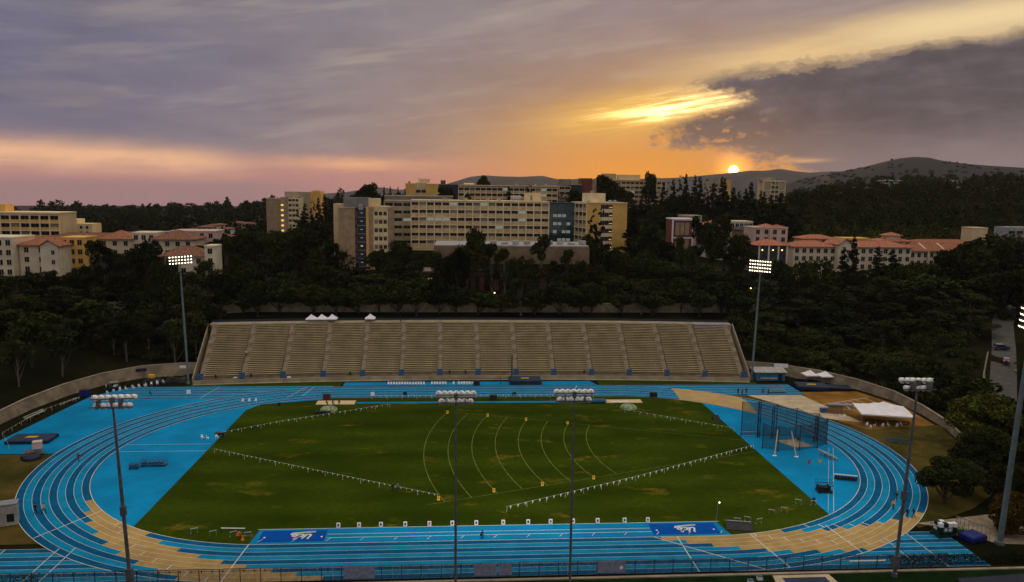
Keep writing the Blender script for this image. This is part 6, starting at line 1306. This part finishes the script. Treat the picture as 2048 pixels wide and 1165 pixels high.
for lab, x, y in (('white signboard on the far apron near the left of the stand', -75.8, 44.6), ('white signboard beside the stand foot at the left', -67.8, 58.3), ('second white signboard beside the stand foot at the left', -53.2, 58.9), ('pink white signboard on the far straight edge', -28, 41.4), ('dark blue signboard on the far straight edge', -19.6, 41.6), ('second dark blue signboard on the far straight edge', -10.5, 40.4), ('third dark blue signboard on the far straight edge', 9, 40.6)):
    t = thing('signboard', lab, 'sign', (x, y, 0), R_(20)); build(MB().box(-.5, .5, -.05, .05, .5, 1.5), 'panel', 'navy' if 'dark' in lab else 'whitep', t); build(MB().box(-.4, -.34, -.04, .3, 0, .5).box(.34, .4, -.04, .3, 0, .5), 'leg', 'steel', t)
t = thing('cabinet', 'grey cabinet with dark window at the left edge beside the dirt', 'cabinet', (-78.0, -32.2, 0), R_(20)); build(MB().box(-1.6, 1.6, -1, 1, 0, 3.4), 'body', 'roofgrey', t); build(MB().box(.2, 1.2, -1.05, -1.005, .6, 1.9), 'window', 'black', t); build(MB().box(-1.7, 1.7, -1.1, 1.1, 3.401, 3.55), 'lid', 'steel', t)
t = thing('roof_tarp', 'dark navy tarp roof in the lower right corner', 'tarp', (78, -59.2, 0)); m = MB(); m.poly([(-14, -3, 0.9), (14, -3, 1.2), (14, 2.6, 1.5), (-14, 1.0, 1.1)]); m.box(-14, 14, -3, -2.9, 0, .85); build(m, 'tarp', 'navyd', t); build(MB().box(-13.9, 13.9, -2.8, .8, 0, .8), 'frame', 'navyd', t)
for lab, x, y in (('left small white box on the grass below the near fence', 35.2, -56.2), ('right small white red box on the grass below the near fence', 41.1-4.2, -55.2)):
    t = thing('marker_box', lab, 'box', (x, y, 0)); build(MB().box(-.35, .35, -.3, .3, 0, .5), 'body', 'whitep', t); build(MB().box(-.36, .36, -.31, .31, .501, .58), 'lid', 'gatepanel', t)
# dim path lamps in the trees
for i, (x, y, h) in enumerate([(-96.5, 90, 8), (-64, 106, 7), (-53.5, 108, 7), (-37, 108, 7.5), (-2.5, 112, 7), (7, 112, 7), (20.3, 112, 7), (92, 107, 7), (86, 112, 8), (102, 118, 9), (-75, 118, 10), (140, 100, 8), (112, 128, 10), (-66, 125, 11)]):
    t = thing('path_lamp', 'small lit path lamp among the dark trees', 'lamp', (x, y, tz(x, y)), 0, 'path lamps'); build(MB().tube((0, 0, 0), (0, 0, h*.5), .07, .05, 6), 'post', 'black', t); m = MB(); m.lathe([(0, .25), (.2, .12), (.2, -.12), (0, -.25)], (0, 0, h*.5+.25), 8); build(m, 'globe', 'glowlamp', t)
# ------------------------------------------------------------------ vehicles
def car(label, x, y, rz, paint, van=False):
    t = thing('parked_car', label, 'car', (x, y, tz(x, y)+.36), rz, 'cars on the right road'); h = 1.75 if van else 1.45
    m = MB(); pf = [(-2.3, .35), (-2.3, .85), (-2.15, 1.0), (-1.2 if not van else -1.3, 1.02), (-.6, h), (1.5 if not van else 2.0, h), (2.2, 1.05), (2.3, .95), (2.3, .35)]
    a = [m.p(px, -.88+(.12 if z > 1.1 else 0), z) for px, z in pf]; b = [m.p(px, .88-(.12 if z > 1.1 else 0), z) for px, z in pf]; n = len(pf); m.face(a); m.face(b[::-1])
    for i in range(n): k = (i+1) % n; m.face([a[i], b[i], b[k], a[k]])
    bd = build(m, 'body', paint, t)
    m = MB(); m.poly([(-1.15, -.7, 1.06), (-1.15, .7, 1.06), (-.68, .7, h-.06), (-.68, -.7, h-.06)])
    for s in (-1, 1): m.poly([(-1.0, s*.895, 1.06), (1.9, s*.895, 1.06), (1.6, s*.785, h-.1), (-.6, s*.785, h-.1)])
    for v in range(len(m.v)): q = m.v[v]; m.v[v] = (q[0]-.03, q[1], q[2])
    build(m, 'windows', 'glass', t); build(MB().box(-.5, 1.6, -.7, .7, h+.005, h+.03), 'roof_panel', 'carsilver', t)
    for px in (-1.45, 1.4):
        for s in (-1, 1): w_ = build(MB().tube((px, s*.72, .33), (px, s*.92, .33), .33, .33, 12), 'wheel', 'tyre', t); build(MB().tube((px, s*.921, .33), (px, s*.935, .33), .18, .18, 8), 'rim', 'steel', w_)
    for s in (-.6, .6): build(MB().box(2.301, 2.33, s-.18, s+.18, .75, .95), 'tail_light', 'taillight', t); build(MB().box(-2.33, -2.301, s-.18, s+.18, .65, .85), 'headlight', 'whitep', t)
car('dark blue van with pale roof on the road at the right edge', 163.8, 68.6, R_(170), 'carblue', True); car('blue car with silver roof below the van on the right road', 155.5, 55.2, R_(235), 'carblue')
# ------------------------------------------------------------------ people
def person(label, x, y, z=0.0, rz=0.0, pose='stand', shirt='shirt_black', pants='pants_black', h=1.75, group=None):
    s = h/1.75; J = {}
    def P(n, *c): J[n] = Vector(c)*s
    wk = {'stand': .07, 'walk': .26, 'crouch': .1, 'sit': .1}[pose]; drop = {'crouch': .45, 'sit': .42}.get(pose, 0)
    P('pel', 0, 0, .95-drop); P('che', 0, -.02-(.18 if pose == 'crouch' else 0), 1.28-drop); P('nec', 0, -.02-(.22 if pose == 'crouch' else 0), 1.48-drop); P('hd', 0, -.05-(.25 if pose == 'crouch' else 0), 1.60-drop); P('hd2', 0, -.05-(.25 if pose == 'crouch' else 0), 1.70-drop)
    for sd, q in (('l', 1), ('r', -1)):
        f = wk*q; P('hip'+sd, .1*q, 0, .9-drop)
        if drop: P('kn'+sd, .17*q, -.42, .52); P('an'+sd, .15*q, -.2-.1*q, .08); P('to'+sd, .15*q, -.42-.1*q, .04)
        else: P('kn'+sd, .1*q, -f*.6-.02, .5); P('an'+sd, .1*q, -f if f > 0 else -f+.1, .08+(.06 if f < -.1 else 0)); P('to'+sd, .1*q, J['an'+sd].y/s-.18, .04)
        P('sh'+sd, .19*q, J['nec'].y/s, 1.42-drop)
        if drop: P('el'+sd, .26*q, J['nec'].y/s-.18, 1.18-drop); P('wr'+sd, .14*q, J['nec'].y/s-.38, 1.28-drop); P('ha'+sd, .08*q, J['nec'].y/s-.42, 1.34-drop)
        else: P('el'+sd, .25*q, f*.5, 1.15); P('wr'+sd, .24*q, f*.6-.12, .92); P('ha'+sd, .23*q, f*.6-.15, .82)
    E = [('pel', 'che'), ('che', 'nec'), ('nec', 'hd'), ('hd', 'hd2')]
    for sd in 'lr': E += [('pel', 'hip'+sd), ('hip'+sd, 'kn'+sd), ('kn'+sd, 'an'+sd), ('an'+sd, 'to'+sd), ('nec', 'sh'+sd), ('sh'+sd, 'el'+sd), ('el'+sd, 'wr'+sd), ('wr'+sd, 'ha'+sd)]
    rad = dict(pel=.15, che=.16, nec=.07, hd=.1, hd2=.09, hip=.1, kn=.07, an=.05, to=.05, sh=.07, el=.05, wr=.035, ha=.045)
    nm = list(J); me = bpy.data.meshes.new('person'); me.from_pydata([tuple(J[n]) for n in nm], [(nm.index(a), nm.index(b)) for a, b in E], [])
    o = bpy.data.objects.new('tmp', me); COL.objects.link(o); o.modifiers.new('s', 'SKIN'); 
    for i, n in enumerate(nm):
        k = n if n in rad else n[:-1]; r = rad[k]*s; me.skin_vertices[0].data[i].radius = (r, r*.8 if k in ('che', 'pel') else r); me.skin_vertices[0].data[i].use_root = n == 'pel'
    sb = o.modifiers.new('u', 'SUBSURF'); sb.levels = 1; dg = bpy.context.evaluated_depsgraph_get(); dg.update(); nmsh = bpy.data.meshes.new_from_object(o.evaluated_get(dg)); bpy.data.objects.remove(o); bpy.data.meshes.remove(me)
    nmsh.materials.clear()
    for k in ('skin', shirt, pants, 'hair'): nmsh.materials.append(MT[k])
    nz, hz = J['nec'].z+.02, J['hd'].z
    for p in nmsh.polygons:
        c = p.center; p.use_smooth = True
        hand = min((c-J['hal']).length, (c-J['har']).length) < .12*s
        p.material_index = 0 if hand else (3 if (c.z > hz+.07*s or (c.z > hz-.04*s and c.y > J['hd'].y+.03)) else 0 if c.z > nz else 1 if c.z > J['pel'].z+.03*s or abs(c.x) > .2*s else 2)
    nmsh.name = 'person'; o = obj('person', nmsh, None, (x, y, z), rz); tag(o, label, 'person', group)
    m = MB(); hc = J['hd']; m.lathe([(.0, .19*s), (.07*s, .17*s), (.11*s, .09*s), (.11*s, .0)], (hc.x, hc.y+.02, hc.z), 9); build(m, 'hair', 'hair', o); return o
PP = [('person in dark clothes walking on the left curve beside the yellow shirt', -75.5, -28.6, 'walk', 'shirt_black', 'pants_black'), ('person in a yellow shirt walking on the left curve', -74.2, -28.5, 'walk', 'shirt_yellow', 'pants_black'),
 ('person in maroon running alone on the upper left curve', -80.3, -4.0, 'walk', 'shirt_maroon', 'pants_grey'), ('person in black crouching on the near runway', -2.1, -40.6, 'crouch', 'shirt_black', 'pants_black'),
 ('left one of two people in dark clothes on the grass by the pennants', -17.4, -21.8, 'stand', 'shirt_black', 'pants_black'), ('right one of two people in grey on the grass by the pennants', -16.5, -21.7, 'stand', 'shirt_grey', 'pants_black'),
 ('person in black walking on the right curve above the yellow shirt', 72.4, -29.2, 'walk', 'shirt_black', 'pants_grey'), ('person in a yellow shirt jogging on the right curve', 69.7, -32.8, 'walk', 'shirt_yellow', 'pants_black'),
 ('left one of two people in black at the right exchange zone', 70.1, -36.3, 'stand', 'shirt_black', 'pants_black'), ('right one of two people in black at the right exchange zone', 71.2, -36.3, 'walk', 'shirt_black', 'pants_black'),
 ('leftmost of three people standing at the far right curve', 70.0, 42.2, 'stand', 'shirt_black', 'pants_black'), ('middle of three people standing at the far right curve', 70.9, 41.4, 'stand', 'shirt_grey', 'pants_black'), ('rightmost of three people standing at the far right curve', 72.2, 42.1, 'stand', 'shirt_black', 'pants_grey'),
 ('person in black beside the small metal bleacher', 78.2, 41.6, 'stand', 'shirt_black', 'pants_black'), ('person seated in dark clothes left of the small metal bleacher', 77.4, 43.4, 'sit', 'shirt_maroon', 'pants_black'),
 ('person standing on the far runway left of the vault mat', 6.2, 54.6, 'stand', 'shirt_black', 'pants_black'), ('person in black inside the throwing cage', 72.2, 2.4, 'stand', 'shirt_black', 'pants_black'), ('person in dark clothes crouching at the back of the cage', 69.4, 3.4, 'crouch', 'shirt_black', 'pants_black'),
 ('person in dark clothes on the far apron behind the left lamps', -85.8, 45.0, 'sit', 'shirt_black', 'pants_black'), ('person in orange by the barriers at the left near corner', -39.8, -39.3, 'crouch', 'shirt_orange', 'pants_black'),
 ('left person seated by the left sand pit', -38.8, 34.9, 'sit', 'shirt_maroon', 'pants_black'), ('middle person seated by the left sand pit', -37.2, 34.8, 'sit', 'shirt_black', 'pants_black'), ('right person seated by the left sand pit', -35.6, 34.9, 'sit', 'shirt_maroon', 'pants_grey'),
 ('person in white by the far left utility cart', -99.2, 50.4, 'stand', 'shirt_white', 'pants_grey')]
for lab, x, y, ps, sh, pn in PP: person(lab, x, y, 0.03, R_(random.uniform(0, 360)), ps, sh, pn, 1.8)
def on_stand(x, k):
    y, a = front(x); d = .9+TR*k+.3; return x-math.sin(a)*d, y+math.cos(a)*d, .95+RI*(k+1)
x, y, z = on_stand(-66.2, 11); person('person in white climbing the second aisle of the stand', x, y, z, 0, 'walk', 'shirt_white', 'pants_black', 1.8)
x, y, z = on_stand(-23, 28.5); person('person in black standing near the top of the stand left of the middle', x, y, z+.6, 0, 'stand', 'shirt_black', 'pants_black', 1.85)
for i, xx in enumerate((-73, -63.6, -8.2, -3.6, 31, -36.5)):
    person('spectator in dark clothes on the front row, %s from the left' % ords[[0, 1, 3, 4, 5, 2][i]], xx, front(xx)[0]+.5, 1.2, math.pi, 'sit', 'shirt_black', 'pants_black', 1.75, 'front row spectators')
for i, (x, y) in enumerate([(152.8, 50.2), (151.2, 45.6), (154.4, 49.2)]): person('pedestrian on the right road, %s from the left' % ['second', 'first', 'third'][i], x, y, tz(x, y)+.4, 1, 'walk', ['shirt_grey', 'shirt_white', 'shirt_black'][i], 'pants_grey')
t = thing('road_rail', 'dark guard rail on the pale wall beside the right road', 'railing', (0, 0, 0)); m = MB(); pw = MB(); rl = [(158, 66), (144, 48), (130, 28), (119, 10)]
for (a, b), (c_, d) in zip(rl[:-1], rl[1:]):
    za, zb = tz(a, b)+.4, tz(c_, d)+.4; m.tube((a, b, za+1), (c_, d, zb+1), .05, .05, 5); m.tube((a, b, za+.5), (c_, d, zb+.5), .04, .04, 5)
    i = [pw.p(a, b, za-2.2), pw.p(c_, d, zb-2.2), pw.p(c_, d, zb), pw.p(a, b, za), pw.p(a-.4, b+.3, za-2.2), pw.p(c_-.4, d+.3, zb-2.2), pw.p(c_-.4, d+.3, zb), pw.p(a-.4, b+.3, za)]
    for f in ((0, 1, 2, 3), (4, 5, 6, 7), (3, 2, 6, 7), (0, 1, 5, 4)): pw.face([i[k] for k in f])
    for k in range(6): q = k/6; m.tube((a+(c_-a)*q, b+(d-b)*q, za+(zb-za)*q), (a+(c_-a)*q, b+(d-b)*q, za+(zb-za)*q+1), .05, .05, 5)
build(m, 'rail', 'black', t); build(pw, 'road_wall', 'wallconc', t)

# ------------------------------------------------------------------ haze
if HAZE > 0:
    m = MB().box(-7600, 7600, -420, 8200, -330, 560); hz = m.mesh('haze', 'white'); hz.materials.clear()
    hm = bpy.data.materials.new('haze'); hm.use_nodes = True; t = hm.node_tree; t.nodes.clear(); v = t.nodes.new('ShaderNodeVolumePrincipled'); v.inputs['Color'].default_value = (.86, .86, .92, 1); v.inputs['Density'].default_value = HAZE; v.inputs['Anisotropy'].default_value = .2
    o_ = t.nodes.new('ShaderNodeOutputMaterial'); t.links.new(v.outputs[0], o_.inputs['Volume']); hz.materials.append(hm); ho = obj('haze', hz); ho['kind'] = 'stuff'; ho['label'] = 'thin evening haze over the whole scene'
